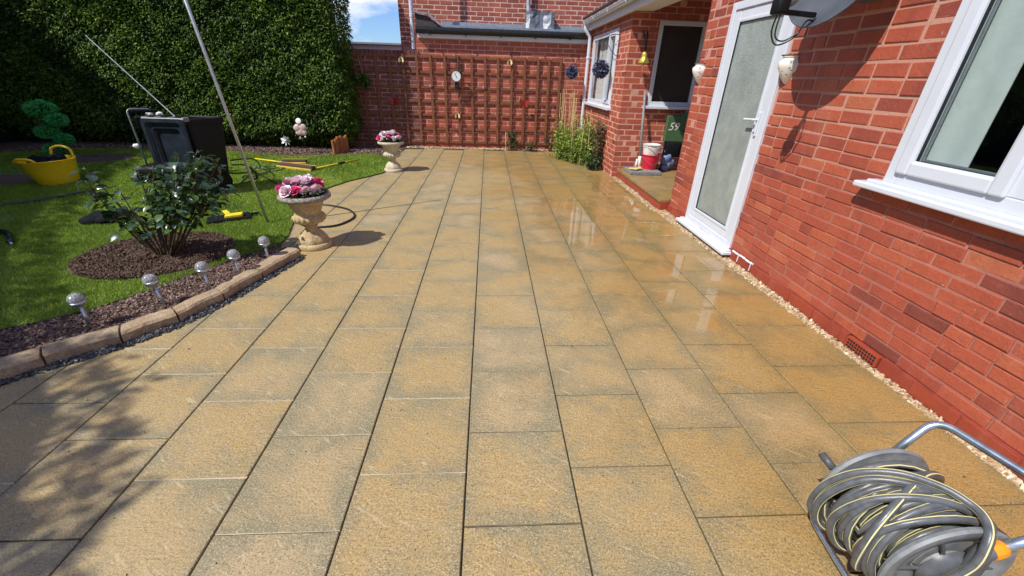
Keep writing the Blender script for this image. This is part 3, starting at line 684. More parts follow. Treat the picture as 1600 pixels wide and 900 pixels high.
# near wall: runs along y at x=2.36 facing -x ; u measured from y=5.12 towards the camera
def U(y): return 5.12 - y
NWL = 6.2
brick_wall('wall', H, (2.36, 5.12), (0, -1), (-1, 0), NWL, .086, WT, [(U(4.60), U(3.60), 0, 2.19), (U(2.335), U(.70), 1.02, 2.42)], rough=.0042, mj=lambda z: .0095 + .0085 * min(1, max(0, (z - .7) / .7)), headers=.13, mats=('brick', 'mortar_near'), rec=.0050, bl0=.240, ch=lambda z: .0735 + .017 * min(1, max(0, (z - .85) / .55)))
brick_wall('plinth', H, (2.340, 5.12), (0, -1), (-1, 0), NWL, -.086, .086, [(U(1.98 + .13), U(1.98 - .13), 0, .086)], ('brick_painted', 'mortar_red'), thick=.20)
brick_wall('wall', H, (2.36, 5.12), (1, 0), (0, 1), 2.4, 0, WT, [], rough=.003)           # return into the porch
brick_wall('wall', H, (2.15, 7.15), (1, 0), (0, -1), 2.6, 0., 2.75, [(.42, 1.16, 1.15, 2.32)], half=1, mj=.012, rec=.001, mats=('brick', 'mortar_mid'), rough=.001)   # porch back wall
brick_wall('wall', H, (2.15, 9.95), (0, -1), (-1, 0), 2.8, 0, 2.42, [(9.95 - 9.60, 9.95 - 7.80, 1.07, 2.27)], mj=.013, rec=.001, mats=('brick', 'mortar_mid'), rough=.001)   # extension side
g = MB(); g.box(2.33, 2.6, -1.1, -1.08, 0, WT); g.build('wall_end', 'mortar', H)
# air brick
g = MB(); yA = 1.98; g.box(2.332, 2.42, yA - .12, yA + .12, .004, .080, bev=.003)
ab_ = g.build('air_brick', 'brick_painted', H)
g = MB()
for r in range(3):
    for c_ in range(11): g.box(2.3305, 2.3330, yA - .105 + c_ * .0195, yA - .105 + c_ * .0195 + .0125, .014 + r * .021, .014 + r * .021 + .013)
g.build('vent_hole', 'gasket', ab_)
# white filler on the plinth beside the door
g = MB()
pts = [(3.53, .088), (3.45, .086), (3.36, .092), (3.27, .088), (3.20, .094)]
g.tube(spline([(2.342, y, z) for y, z in pts], 4), [.006 + .005 * abs(math.sin(i * 1.9)) for i in range(17)], 7)
for yy in (3.42, 3.22): g.tube([(2.3385, yy, .085), (2.3385, yy + .003, .02)], .0045, 6)
g.build('sealant_smear', 'white_paint', H)
# ---------- frames
def frame(mb, y0, y1, z0, z1, w, x0, x1, bev=.004, mi=0):
    """rectangular frame in an x-plane, mitre-free: stiles full height, rails between"""
    mb.box(x0, x1, y0, y0 + w, z0, z1, mi, bev); mb.box(x0, x1, y1 - w, y1, z0, z1, mi, bev)
    mb.box(x0 + .0015, x1 - .0015, y0 + w, y1 - w, z0, z0 + w, mi, bev); mb.box(x0 + .0015, x1 - .0015, y0 + w, y1 - w, z1 - w, z1, mi, bev)
def frame_y(mb, x0, x1, z0, z1, w, y0, y1, bev=.004, mi=0):
    mb.box(x0, x0 + w, y0, y1, z0, z1, mi, bev); mb.box(x1 - w, x1, y0, y1, z0, z1, mi, bev)
    mb.box(x0 + w, x1 - w, y0 + .0015, y1 - .0015, z0, z0 + w, mi, bev); mb.box(x0 + w, x1 - w, y0 + .0015, y1 - .0015, z1 - w, z1, mi, bev)
# door
d = MB(); frame(d, 3.60, 4.60, .075, 2.19, .065, 2.338, 2.43, .006); door = d.build('door', 'upvc', H)
d = MB(); frame(d, 3.665, 4.535, .14, 2.125, .095, 2.352, 2.42, .008); frame(d, 3.74, 4.46, .215, 2.05, .03, 2.345, 2.36, .006); d.build('door_leaf', 'upvc', door)
d = MB(); frame(d, 3.766, 4.434, .241, 2.024, .008, 2.352, 2.372); d.build('gasket', 'gasket', door)
d = MB(); d.box(2.366, 2.378, 3.77, 4.43, .245, 2.02); d.build('glass_pane', 'frosted', door)
d = MB(); d.box(2.255, 2.44, 3.545, 4.655, .030, .062, bev=.008); d.box(2.30, 2.43, 3.56, 4.64, .060, .078, bev=.005); d.build('door_sill', 'upvc', door)
d = MB(); d.box(2.334, 2.353, 3.700, 3.728, 1.10, 1.30, bev=.006); d.tube(bend([(2.345, 3.714, 1.235), (2.305, 3.714, 1.235), (2.305, 3.86, 1.228)], .012), [.009] * 8 + [.011] , 10) if False else d.tube(bend([(2.345, 3.714, 1.235), (2.303, 3.714, 1.235), (2.303, 3.86, 1.228)], .014), .0105, 10)
d.build('door_handle', 'upvc', door)
d = MB(); d.lathe([(.010, 0), (.010, .006), (.006, .008)], (2.336, 3.714, 1.13), 12, axis=(-1, 0, 0)); d.build('lock', 'steel', door)
d = MB(); d.box(2.36, 3.2, 3.5, 4.7, 0, .02); d.box(2.95, 2.98, 3.3, 4.9, 0, 2.4)
d.build('hallway', 'interior', H)
# kitchen window (near, right)
w = MB(); frame(w, .70, 2.335, 1.02, 2.42, .070, 2.338, 2.43, .006); w.box(2.340, 2.428, 1.60, 1.715, 1.09, 2.35, bev=.005)
win = w.build('window', 'upvc', H)
w = MB(); frame(w, 1.712, 2.272, 1.083, 2.357, .072, 2.318, 2.40, .010); frame(w, 1.772, 2.212, 1.143, 2.297, .018, 2.326, 2.36, .004); w.build('casement', 'upvc', win)
w = MB(); frame(w, .765, 1.605, 1.083, 2.357, .040, 2.330, 2.40, .008); w.build('casement', 'upvc', win)
w = MB(); frame(w, 1.785, 2.199, 1.156, 2.284, .006, 2.338, 2.362); w.build('gasket', 'gasket', win)
w = MB(); frame(w, 1.789, 2.195, 1.160, 2.280, .014, 2.366, 2.374); w.build('spacer_bar', 'grey_seal', win)
w = MB(); w.add([(2.36, 1.787, 1.158), (2.36, 2.197, 1.158), (2.36, 2.197, 2.282), (2.36, 1.787, 2.282)], [(0, 3, 2, 1)]); w.add([(2.38, .80, 1.118), (2.38, 1.57, 1.118), (2.38, 1.57, 2.322), (2.38, .80, 2.322)], [(0, 3, 2, 1)]); w.build('pane', 'glass', win)
w = MB(); w.box(2.268, 2.43, .62, 2.455, .968, 1.002, bev=.008); w.box(2.300, 2.43, .65, 2.40, 1.000, 1.022, bev=.006); w.build('window_sill', 'upvc', win)
# room behind
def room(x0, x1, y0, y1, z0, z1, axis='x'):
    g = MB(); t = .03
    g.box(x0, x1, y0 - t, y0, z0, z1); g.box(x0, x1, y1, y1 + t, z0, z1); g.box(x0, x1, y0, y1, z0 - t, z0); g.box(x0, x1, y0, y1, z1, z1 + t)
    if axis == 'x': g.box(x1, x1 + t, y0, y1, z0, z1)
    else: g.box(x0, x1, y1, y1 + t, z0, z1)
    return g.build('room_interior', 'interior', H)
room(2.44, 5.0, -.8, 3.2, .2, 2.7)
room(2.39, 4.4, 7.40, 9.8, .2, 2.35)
# pale curtain hanging behind the near window (folds)
def curtain(name, mat, p0, p1, z0, z1, amp, waves, label, parent=None):
    p0 = Vector(p0); p1 = Vector(p1); d = (p1 - p0); nrm = Vector((-d.y, d.x)).normalized(); N = waves * 10; V = []; F = []
    for i in range(N + 1):
        t = i / N; q = p0 + d * t + nrm * amp * (math.sin(t * waves * 2 * PI) + .4 * math.sin(t * waves * 5.3))
        q2 = p0 + d * t + nrm * amp * .7 * (math.sin(t * waves * 2 * PI + .3) + .4 * math.sin(t * waves * 5.3))
        V += [(q2.x, q2.y, z1), (q.x, q.y, z0)]
    F = [(2 * i, 2 * i + 1, 2 * i + 3, 2 * i + 2) for i in range(N)]
    m = MB(); m.add(V, F); o = m.build(name, mat, parent, False); s = o.modifiers.new('thick', 'SOLIDIFY'); s.thickness = .004
    return tag(o, label, 'curtain')
curtain('curtain', 'curtain', (2.41, 2.325), (2.41, 1.985), 1.04, 2.42, .003, 2, 'pale green crinkled curtain behind the near kitchen window')
# porch window (dark)
w = MB(); frame_y(w, 2.57, 3.31, 1.15, 2.32, .062, 7.135, 7.23, .005); pw = w.build('window', 'upvc', H)
w = MB(); w.add([(2.63, 7.168, 1.21), (3.25, 7.168, 1.21), (3.25, 7.168, 2.26), (2.63, 7.168, 2.26)], [(0, 1, 2, 3)]); w.build('pane', 'glass_dark', pw)
w = MB(); w.box(2.50, 3.42, 7.06, 7.20, 1.105, 1.152, bev=.008); w.build('window_sill', 'upvc', pw)
# extension side window with voile
w = MB(); frame(w, 7.80, 9.60, 1.07, 2.27, .060, 2.138, 2.23, .005); w.box(2.132, 2.20, 8.28, 8.36, 1.13, 2.21, bev=.004); sw = w.build('window', 'upvc', H)
w = MB(); frame(w, 7.855, 8.30, 1.12, 2.22, .055, 2.120, 2.19, .006); frame(w, 8.34, 9.545, 1.12, 2.22, .03, 2.134, 2.18, .004); w.build('casement', 'upvc', sw)
w = MB(); w.add([(2.162, 7.90, 1.16), (2.162, 9.53, 1.16), (2.162, 9.53, 2.19), (2.162, 7.90, 2.19)], [(0, 3, 2, 1)]); w.build('pane', 'glass', sw)
w = MB(); w.box(2.07, 2.22, 7.72, 9.67, 1.022, 1.072, bev=.008); w.build('window_sill', 'upvc', sw)
curtain('voile_curtain', 'voile', (2.27, 9.5), (2.27, 8.55), 1.1, 2.22, .018, 9, 'grey voile curtain in far half of the extension side window')
curtain('voile_curtain', 'voile', (2.27, 8.2), (2.27, 7.86), 1.1, 2.22, .016, 4, 'grey voile curtain in near casement of the extension side window')
# eaves over the extension and porch
e = MB(); e.box(2.035, 2.075, 5.50, 9.80, 2.385, 2.56, bev=.003); e.box(2.028, 2.036, 5.50, 9.805, 2.385, 2.42); fas = e.build('fascia', 'white_paint', H)
e = MB(); e.box(2.076, 2.44, 5.50, 9.79, 2.425, 2.445); e.build('soffit', 'white_paint', H)
e = MB(); e.box(2.44, 4.7, 5.13, 7.13, 2.62, 2.66); e.box(2.44, 2.46, 5.50, 7.14, 2.44, 2.66); e.build('porch_ceiling', 'wood_dark', H)
V = []; n = 9
for i, yy in enumerate((5.45, 9.84)):
    for r in (.052, .047):
        for k in range(n):
            a = PI + PI * k / (n - 1); V.append((1.975 + r * math.cos(a), yy, 2.53 + r * math.sin(a)))
F = []
for k in range(n - 1): F += [(k, k + 1, 2 * n + k + 1, 2 * n + k), (n + k, 3 * n + k, 3 * n + k + 1, n + k + 1)]
for k in range(n - 1): F += [(k, n + k, n + k + 1, k + 1), (2 * n + k, 2 * n + k + 1, 3 * n + k + 1, 3 * n + k)]
e = MB(); e.add(V, F)
for yy in (5.9, 6.9, 7.9, 8.9, 9.7):
    e.tube([(1.975 + .055 * math.cos(PI + PI * k / 8), yy, 2.53 + .055 * math.sin(PI + PI * k / 8)) for k in range(9)], .007, 6)
e.tube([(1.920, 5.45, 2.535), (1.920, 9.84, 2.535)], .006, 6); e.box(1.93, 2.02, 9.835, 9.845, 2.48, 2.535)
e.build('gutter', 'upvc', H, auto=40)
e = MB(); e.tube(bend([(1.975, 9.74, 2.49), (1.975, 9.74, 2.40), (2.09, 9.74, 2.27), (2.09, 9.74, .12), (2.06, 9.70, .05)], .04), .036, 14)
for z in (1.9, 1.1, .35): e.lathe([(.043, -.02), (.045, -.015), (.045, .015), (.043, .02)], (2.09, 9.74, z), 14); e.box(2.09, 2.15, 9.715, 9.765, z - .012, z + .012)
e.build('downpipe', 'upvc', H, auto=40)
V = [(1.955, 5.3, 2.575), (1.955, 9.95, 2.575), (4.8, 9.95, 4.1), (4.8, 5.3, 4.1)]
e = MB(); e.add(V + [(a, b, c + .03) for a, b, c in V], [(0, 1, 2, 3), (7, 6, 5, 4), (0, 4, 5, 1), (1, 5, 6, 2), (2, 6, 7, 3), (3, 7, 4, 0)])
for i in range(34):
    y = 5.32 + i * .138; e.obox((1.945, y, 2.612), (4.8, y, 4.140), .03, .022)
for i in range(9): q = i / 9; e.box(1.945 + q * 2.8, 1.975 + q * 2.8, 5.3, 9.95, 2.60 + q * 1.5, 2.63 + q * 1.5)
e.build('roof', 'tile', H)
# ================================================================== NEIGHBOUR + GARDEN WALL
NB_ = thing('neighbour_house', 'red brick neighbouring house with low black-guttered extension behind the trellis', 'house', (.3, 10, 0))
brick_wall('wall', NB_, (-1.50, 9.95), (1, 0), (0, -1), 3.65, 0.086, 2.40, [], ('brick', 'mortar_mid'), mj=.015)
brick_wall('plinth', NB_, (-1.50, 9.944), (1, 0), (0, -1), 3.65, 0., .086, [], ('brick_painted', 'mortar_red'))
brick_wall('upper_wall', NB_, (-1.93, 10.65), (1, 0), (0, -1), 6.2, 2.05, 5.2, [], ('brick_far', 'mortar_far'), mj=.019)
e = MB(); e.box(-1.50, -1.48, 9.96, 10.6, 0, 2.40); e.box(-1.94, -1.92, 10.70, 14, 0, 5.2); e.build('side_wall', 'brick_far', NB_)
e = MB(); e.box(-1.45, 2.15, 9.90, 9.95, 2.16, 2.235, bev=.003); e.build('fascia', 'white_paint', NB_)
e = MB(); e.tube([(-1.47, 9.845, 2.30), (2.0, 9.845, 2.30)], .056, 12); e.box(-1.47, 2.0, 9.90, 9.94, 2.236, 2.34); 
for i in range(5): e.box(-1.2 + i * .72, -1.17 + i * .72, 9.80, 9.90, 2.215, 2.25)
e.build('gutter', 'black_gloss', NB_, auto=40)
e = MB(); e.box(-1.47, 2.6, 9.90, 10.64, 2.36, 2.40); e.box(-1.0, 2.6, 10.55, 10.64, 2.40, 2.52); e.build('flat_roof', 'felt', NB_)
e = MB(); V = [(-1.47, 9.86, 2.35), (-.93, 9.86, 2.35), (-1.22, 9.86, 2.53), (-1.47, 9.86, 2.58)]; V += [(a, 10.62, c) for a, b, c in V]
e.add(V, [(0, 1, 2, 3), (7, 6, 5, 4), (0, 4, 5, 1), (1, 5, 6, 2), (2, 6, 7, 3), (3, 7, 4, 0)]); e.build('verge', 'wood_dark' if False else 'tile', NB_)
e = MB(); e.obox((-1.51, 9.84, 2.60), (-1.21, 9.84, 2.57), .06, .03); e.obox((-1.21, 9.84, 2.57), (-.93, 9.84, 2.37), .05, .03); e.build('verge_trim', 'felt', NB_)
e = MB(); bmv = []
for i in range(9):
    for j in range(6):
        x = .80 + i * .075; z = 2.38 + j * .075; bmv.append((x + random.uniform(-.012, .012), 10.33 - .03 * math.sin(i * 1.1) - .12 * (1 - j / 5) ** 2 + random.uniform(-.01, .01), z + random.uniform(-.012, .012)))
fs = [(i * 6 + j, (i + 1) * 6 + j, (i + 1) * 6 + j + 1, i * 6 + j + 1) for i in range(8) for j in range(5)]
e.add(bmv, fs); e.box(.80, 1.40, 10.37, 10.64, 2.38, 2.74); e.build('lead_flashing', 'lead', NB_)
e = MB(); e.tube([(.85, 10.40, 2.72), (.85, 10.56, 2.9), (.85, 10.56, 5.1)], .040, 12); e.lathe([(.05, 0), (.05, .05)], (.85, 10.56, 2.85), 12); e.build('soil_pipe', 'felt', NB_, auto=40)
e = MB(); e.tube([(-1.56, 10.02, 5.0), (-1.56, 10.02, 1.96)], .040, 14); e.lathe([(.047, 0), (.047, .05)], (-1.56, 10.02, 2.52), 14); e.build('downpipe', 'upvc', NB_, auto=40)
GW = thing('garden_wall', 'brown brick boundary wall with upright brick coping between hedge and neighbour', 'wall', (-2.5, 10, 0))
brick_wall('wall', GW, (-3.6, 9.95), (1, 0), (0, -1), 2.09, 0., 1.81, [], ('brick_coping', 'mortar'), mj=.014)
e = MB(); x = -3.6
while x < -1.53:
    e.box(x + .005, x + .081, 9.925, 10.16, 1.812 + random.uniform(-.003, .003), 1.925 + random.uniform(-.004, .004), 0, .005, tone=random.random()); x += .086
e.build('coping', 'brick_coping', GW)
GA = thing('garage', 'white flat-roofed garage beyond the garden wall', 'garage', (-3, 13.5, 0))
e = MB(); e.box(-6.0, -2.05, 13.0, 16, 1.98, 2.16, bev=.01); e.build('fascia', 'garage_white', GA)
e = MB(); e.box(-6.05, -2.0, 12.94, 16.05, 2.165, 2.215, bev=.005); e.build('roof', 'felt', GA)
e = MB(); e.box(-5.9, -2.15, 13.05, 15.9, -.05, 1.975); e.build('wall', 'garage_white', GA)
# ================================================================== TRELLIS
tx = [-2.93, -2.65, -2.36, -2.08, -1.79, -1.51, -1.22, -.93, -.64, -.35, -.07, .21, .50, .78, 1.07, 1.30, 1.54]
tz_ = [1.83, 1.54, 1.25, .98, .70, .41, .14]
TR = thing('trellis', 'brown stained square wooden trellis fixed along the rear brick wall', 'trellis', (-.7, 9.87, 0))
e = MB()
for z in tz_: e.obox((-2.95, 9.932, z), (1.56, 9.932, z + random.uniform(-.006, .006)), .024, .046, up=(0, 0, 1))
e.build('horizontal_slats', 'wood_dark', TR)
e = MB()
for x in tx: e.obox((x + random.uniform(-.010, .010), 9.907, .11), (x + random.uniform(-.010, .010), 9.907, 1.86), .050, .024, up=(0, 1, 0))
e.build('vertical_slats', 'wood_dark', TR)
# ================================================================== HEDGES
def hedge_cards(name, parent, path, nrm_side, hgt, dens, size, tone_c=.45, zmin=.02, seed=1):
    """path: list of (x,y) along the visible face; outward normal on its left/right"""
    V_, F_, T_ = [], [], []; off = 0
    for i in range(len(path) - 1):
        a = np.array(path[i]); b = np.array(path[i + 1]); d = b - a; l = np.linalg.norm(d); d /= l; nr = np.array([d[1], -d[0]]) * nrm_side
        n = int(l * hgt * dens); u = rng.uniform(0, l, n); z = zmin + rng.random(n) * (hgt - zmin)
        keep = (z > .30) | (rng.random(n) < z / .3 * .8 + .05); u = u[keep]; z = z[keep]; n = len(u)
        bul = .05 * wobble(u, z, 2.3, seed + i) + .045 * wobble(u, z * 1.6, 6.1, seed + 2) + .035 * wobble(u, z * 1.8, 14, seed + 5)
        dep = bul - rng.random(n) ** 2 * .16 - np.clip(.42 - z, 0, 1) * .75
        c = np.stack([a[0] + d[0] * u + nr[0] * dep, a[1] + d[1] * u + nr[1] * dep, z], 1)
        N3 = np.array([nr[0], nr[1], 0.])
        dr = N3 * .75 + rng.normal(0, .5, (n, 3)) + np.array([0, 0, -.05]) + np.stack([d[0] * np.sin(u * 3 + z), d[1] * np.sin(u * 3 + z), np.cos(z * 4 + u)], 1) * .25
        up = rand_unit(n) * .7 + np.array([0, 0, 1.])
        ln = size * rng.uniform(.6, 1.5, n); wd = ln * rng.uniform(.28, .5, n)
        V, F = leaves(c, dr, up, ln, wd, .15, .2)
        t = tone_c + .16 * wobble(u, z, 1.4, seed + 9) + .16 * wobble(u, z, 5, seed + 3) + rng.normal(0, .17, n) + bul * 1.2
        V_.append(V); F_.append(F + off); T_.append(np.repeat(np.clip(t, 0, 1), 2)); off += len(V)
    return fast(name, np.concatenate(V_), np.concatenate(F_), 'hedge', parent, np.concatenate(T_))
HB = thing('conifer_hedge', 'tall clipped dark green hedge behind the bin and brooms', 'hedge', (-6, 9.6, 0))
hedge_cards('foliage', HB, [(-9.6, 9.25), (-6.2, 9.28), (-2.95, 9.22), (-2.83, 9.32), (-2.81, 9.9)], 1, 3.9, 3500, .058, .58, seed=1)
# wispy side silhouette
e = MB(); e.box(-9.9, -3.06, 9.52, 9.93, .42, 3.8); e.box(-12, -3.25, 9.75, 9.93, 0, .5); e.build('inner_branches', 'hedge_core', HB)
n = 26000; c = np.stack([rng.uniform(-9.8, -2.7, n), rng.uniform(9.2, 10.9, n), 3.85 + rng.normal(0, .07, n)], 1)
V, F = leaves(c, rng.normal(0, .6, (n, 3)) + np.array([0, 0, .8]), rand_unit(n), np.full(n, .09), np.full(n, .04)); fast('top_growth', V, F, 'hedge', HB, np.repeat(rng.random(n) * .6 + .2, 2))
HL = thing('boundary_hedge', 'tall shaded hedge down the left side of the garden', 'hedge', (-8, 3, 0))
LP = [(-3.95, -2.2), (-4.35, -.75), (-4.85, .0), (-5.9, .9), (-7.0, 2.05), (-8.0, 3.6), (-8.9, 5.6), (-9.5, 7.8), (-9.7, 9.5), (-9.9, 10.6)]
hedge_cards('foliage', HL, LP, 1, 4.25, 1150, .085, .4, seed=4)
for i in range(len(LP) - 1):
    pass
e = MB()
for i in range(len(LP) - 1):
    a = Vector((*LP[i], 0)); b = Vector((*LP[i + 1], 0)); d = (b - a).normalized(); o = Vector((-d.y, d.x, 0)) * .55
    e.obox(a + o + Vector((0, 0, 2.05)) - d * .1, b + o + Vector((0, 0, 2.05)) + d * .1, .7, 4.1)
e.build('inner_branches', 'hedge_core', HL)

# ================================================================== LEAFY PLANTS
def plant(name, label, cat, base, stems, leafn, leaf, mat, stemmat='stem', srad=.006, spread=.06, tonef=None, droop=.3, group=None, stem_pts=None, start=.3):
    th = thing(name, label, cat, base, group); e = MB(); cs = []; ds = []
    for (dx, dy, h) in stems:
        p0 = Vector(base) + Vector((dx * .12, dy * .12, 0)); p3 = Vector(base) + Vector((dx, dy, h))
        mid = p0 * .45 + p3 * .55 + Vector((dx * .05 + random.uniform(-.03, .03), dy * .05 + random.uniform(-.03, .03), h * .08))
        P = spline([p0, mid, p3], 7); e.tube(P, [srad * (1 - .65 * i / (len(P) - 1)) for i in range(len(P))], 6)
        for k in range(leafn):
            t = start + (1 - start) * random.random() ** .8; q = P[min(len(P) - 1, int(t * (len(P) - 1)))]
            v = Vector((random.gauss(0, 1), random.gauss(0, 1), random.gauss(.2, .7))).normalized()
            cs.append(tuple(q + v * random.random() * spread)); ds.append(tuple(v + Vector((0, 0, -droop * random.random()))))
    e.build('stems', stemmat, th, True)
    n = len(cs); ups = rand_unit(n) * .6 + np.array([0, 0, 1.]); ln = leaf * rng.uniform(.55, 1.25, n)
    V, F = leaves(np.array(cs), np.array(ds), ups, ln, ln * rng.uniform(.45, .68, n), .12, .22)
    t = np.clip(rng.normal(.45, .25, n), 0, 1); fast('foliage', V, F, mat, th, np.repeat(t, 2))
    return th
# rose bush
def rose():
    base = Vector((-2.80, 3.42, .03)); th = thing('rose_bush', 'glossy dark green rose bush growing in the round soil bed', 'rose bush', base); e = MB(); cs = []; ds = []
    targets = []
    def px2(x, z, y): targets.append((x, y, z))
    # (x, y, z) tips : dense right, sparse and arching left
    tips = [(-3.30, 3.42, .70), (-3.36, 3.45, .60), (-3.24, 3.40, .44), (-3.12, 3.35, .33), (-3.14, 3.45, .56), (-3.06, 3.4, .42), (-2.97, 3.5, .66), (-2.98, 3.3, .40), (-3.28, 3.38, .52),
            (-2.92, 3.55, .60), (-2.84, 3.5, .70), (-2.74, 3.6, .72), (-2.62, 3.5, .76), (-2.52, 3.6, .80), (-2.44, 3.5, .78), (-2.36, 3.55, .72), (-2.33, 3.45, .60), (-2.40, 3.38, .50), (-2.46, 3.4, .66), (-2.58, 3.35, .62), (-2.70, 3.4, .62), (-2.84, 3.38, .46),
            (-2.5, 3.65, .55), (-2.65, 3.7, .66), (-2.40, 3.62, .52), (-2.8, 3.7, .56), (-2.55, 3.3, .50), (-2.68, 3.3, .46)]
    for i, tp in enumerate(tips):
        tp = Vector((tp[0] + .16, tp[1], tp[2] * 1.13)); d = tp - base; p0 = base + Vector((d.x * .10, d.y * .10, -.02))
        out = Vector((d.x * .62, d.y * .62, d.z * .45)) if d.x < -.35 else Vector((d.x * .5, d.y * .5, d.z * .5))
        P = spline([p0, base + out + Vector((random.uniform(-.03, .03), random.uniform(-.03, .03), -.01)), tp], 9)
        e.tube(P, [.0095 * (1 - .65 * k / (len(P) - 1)) * random.uniform(.85, 1.2) for k in range(len(P))], 6)
        nl = 12 if tp.x < -2.8 else 34
        for k in range(nl):
            t = .60 + .40 * random.random() ** .9; q = P[int(t * (len(P) - 1))]
            v = Vector((random.gauss(0, 1), random.gauss(0, 1), random.gauss(.05, .6))).normalized(); s = .035 if tp.x < -3 else .075
            cs.append(tuple(q + v * random.random() * s)); ds.append(tuple(v + Vector((0, 0, -.25))))
    e.build('canes', 'stem_red', th, True)
    n = len(cs); ups = rand_unit(n) * .5 + np.array([0, 0, 1.]); ln = np.where(np.array([q_[0] for q_ in cs]) < -2.86, rng.uniform(.07, .11, n), rng.uniform(.045, .082, n))
    # rounder leaves: 2 segments along
    d = np.array(ds); d /= np.linalg.norm(d, axis=1, keepdims=True); s = np.cross(d, ups); s /= np.linalg.norm(s, axis=1, keepdims=True); u = np.cross(s, d); c = np.array(cs)
    L_ = ln[:, None]; prof = [(0, 0), (.22, .24), (.5, .34), (.78, .24), (1, .02)]; rows = []
    for (t, w_) in prof:
        z = -.16 * t * t + .05 * math.sin(t * 3)
        mid = c + d * L_ * t + u * L_ * z; rows += [mid - s * L_ * w_ + u * L_ * w_ * .28, mid, mid + s * L_ * w_ + u * L_ * w_ * .28]
    V = np.stack(rows, 1).reshape(-1, 3); fl = []
    for r in range(4): fl += [(r * 3, r * 3 + 1, r * 3 + 4, r * 3 + 3), (r * 3 + 1, r * 3 + 2, r * 3 + 5, r * 3 + 4)]
    F = (np.arange(n)[:, None, None] * 15 + np.array(fl)[None]).reshape(-1, 4)
    t = np.repeat(np.clip(rng.normal(.5, .26, n), 0, 1), 8); fast('leaves', V, F, 'rose_leaf', th, t, smooth=True)
rose()
# bamboo-caned bush by the extension
random.seed(11)
BC = [(1.52, 8.9), (1.62, 8.6), (1.75, 8.35), (1.9, 8.15), (2.0, 8.0), (1.95, 8.45), (1.85, 8.75), (1.7, 9.0), (1.8, 8.5), (1.6, 9.2), (2.0, 8.7)]
th = thing('herbaceous_bush', 'bright green leafy bush in the paving gap below the extension window', 'bush', (1.8, 8.5, 0)); e = MB(); cs = []; 
for i in range(95):
    bx_, by_ = random.choice(BC); bx_ += random.uniform(-.08, .08); by_ += random.uniform(-.1, .1); h = random.uniform(.28, .62) if i % 3 else random.uniform(.6, .92); tp = Vector((bx_ + random.uniform(-.08, .08), by_ + random.uniform(-.1, .1), h))
    P = spline([(bx_, by_, 0), ((bx_ + tp.x) / 2 + random.uniform(-.02, .02), (by_ + tp.y) / 2, h * .55), tp], 5); e.tube(P, .0045, 5)
    for k in range(75 if i % 3 else 34): q = P[random.randrange(1, len(P))]; cs.append((q.x + random.gauss(0, .075), q.y + random.gauss(0, .08), q.z + random.gauss(0, .06)))
e.build('stems', 'stem', th)
cs = np.array(cs); cs[:, 2] = np.maximum(cs[:, 2], .03); n = len(cs); ln = rng.uniform(.035, .075, n)
V, F = leaves(cs, rand_unit(n) + np.array([-.3, -.3, .1]), rand_unit(n) * .8 + np.array([0, 0, 1.]), ln, ln * .45); fast('foliage', V, F, 'shrub', th, np.repeat(np.clip(rng.normal(.55, .2, n) + (cs[:, 2] - .4) * .4, 0, 1), 2))
for i in range(20):
    if i < 13: x_ = random.uniform(1.50, 1.82); y_ = random.uniform(8.7, 9.25); h = random.uniform(1.0, 1.32)
    else: x_, y_ = BC[i % len(BC)]; x_ -= .1 + random.uniform(0, .06); h = random.uniform(.6, 1.05)
    m = MB(); m.tube([(x_, y_, 0), (x_ + random.uniform(-.05, .05), y_ + random.uniform(-.05, .05), h)], .0065 if i < 13 else .006, 6)
    nm = ['tall', 'short'][i >= 13]
    tag(m.build('bamboo_cane', 'cane'), '%s thin bamboo cane standing in the green bush beside the downpipe' % nm, 'cane', 'tall canes in the bush' if i < 13 else 'short canes in the bush')
plant('shrub', 'brown-tinged shrub with dried leaves against the extension wall', 'shrub', (2.03, 7.88, 0), [(random.uniform(-.1, .1), random.uniform(-.15, .35), random.uniform(.35, .85)) for i in range(26)], 24, .055, 'dry_leaf', srad=.005, spread=.05)
plant('shrub', 'low variegated dark green plant at the near corner of the bush', 'plant', (1.93, 7.72, 0), [(random.uniform(-.12, .14), random.uniform(-.1, .15), random.uniform(.1, .33)) for i in range(22)], 22, .06, 'dark_leaf', srad=.004, spread=.05, start=.1)
plant('small_shrub', 'small reddish green shrub with a wooden stake below the trellis centre right', 'shrub', (.52, 9.74, 0), [(random.uniform(-.14, .16), random.uniform(-.05, .05), random.uniform(.15, .46)) for i in range(16)], 20, .05, 'dark_leaf', srad=.004)
e = MB(); e.tube([(.40, 9.72, 0), (.395, 9.72, .40)], .011, 6); tag(e.build('garden_stake', 'cane'), 'short wooden stake beside the small shrub under the trellis', 'stake')
plant('seedling', 'small low green plant at the foot of the trellis between two shrubs', 'plant', (.98, 9.76, 0), [(random.uniform(-.1, .1), random.uniform(-.04, .04), random.uniform(.08, .2)) for i in range(8)], 10, .06, 'dark_leaf', srad=.004)
plant('silvery_plant', 'straggly silver-leaved plant at the right end of the trellis', 'plant', (1.42, 9.72, 0), [(-.12, 0, .42), (.02, 0, .50), (-.05, -.05, .30), (.1, 0, .35), (-.16, 0, .3), (.06, -.1, .2)], 8, .075, 'dark_leaf', srad=.010, spread=.04)
# white roses behind the bin
th = thing('white_rose', 'white roses on thin stems behind the wheelie bin', 'rose', (-5.0, 6.9, 0)); e = MB(); f = MB()
for (x_, z_, y_) in [(-4.98, .87, 6.8), (-4.86, .86, 6.82), (-5.3, .41, 6.75), (-5.02, .80, 6.9)]:
    e.tube(spline([(-5.0, 6.9, 0), ((x_ - 5.0) / 2 + .03, 6.88, z_ * .6), (x_, y_, z_)], 5), .006, 5); f = MB(); f.ball((x_, y_, z_), .045, 0, 2, (1, 1, .8), .22); f.build('bloom', 'white_petal', th)
e.build('stem', 'stem', th); pass
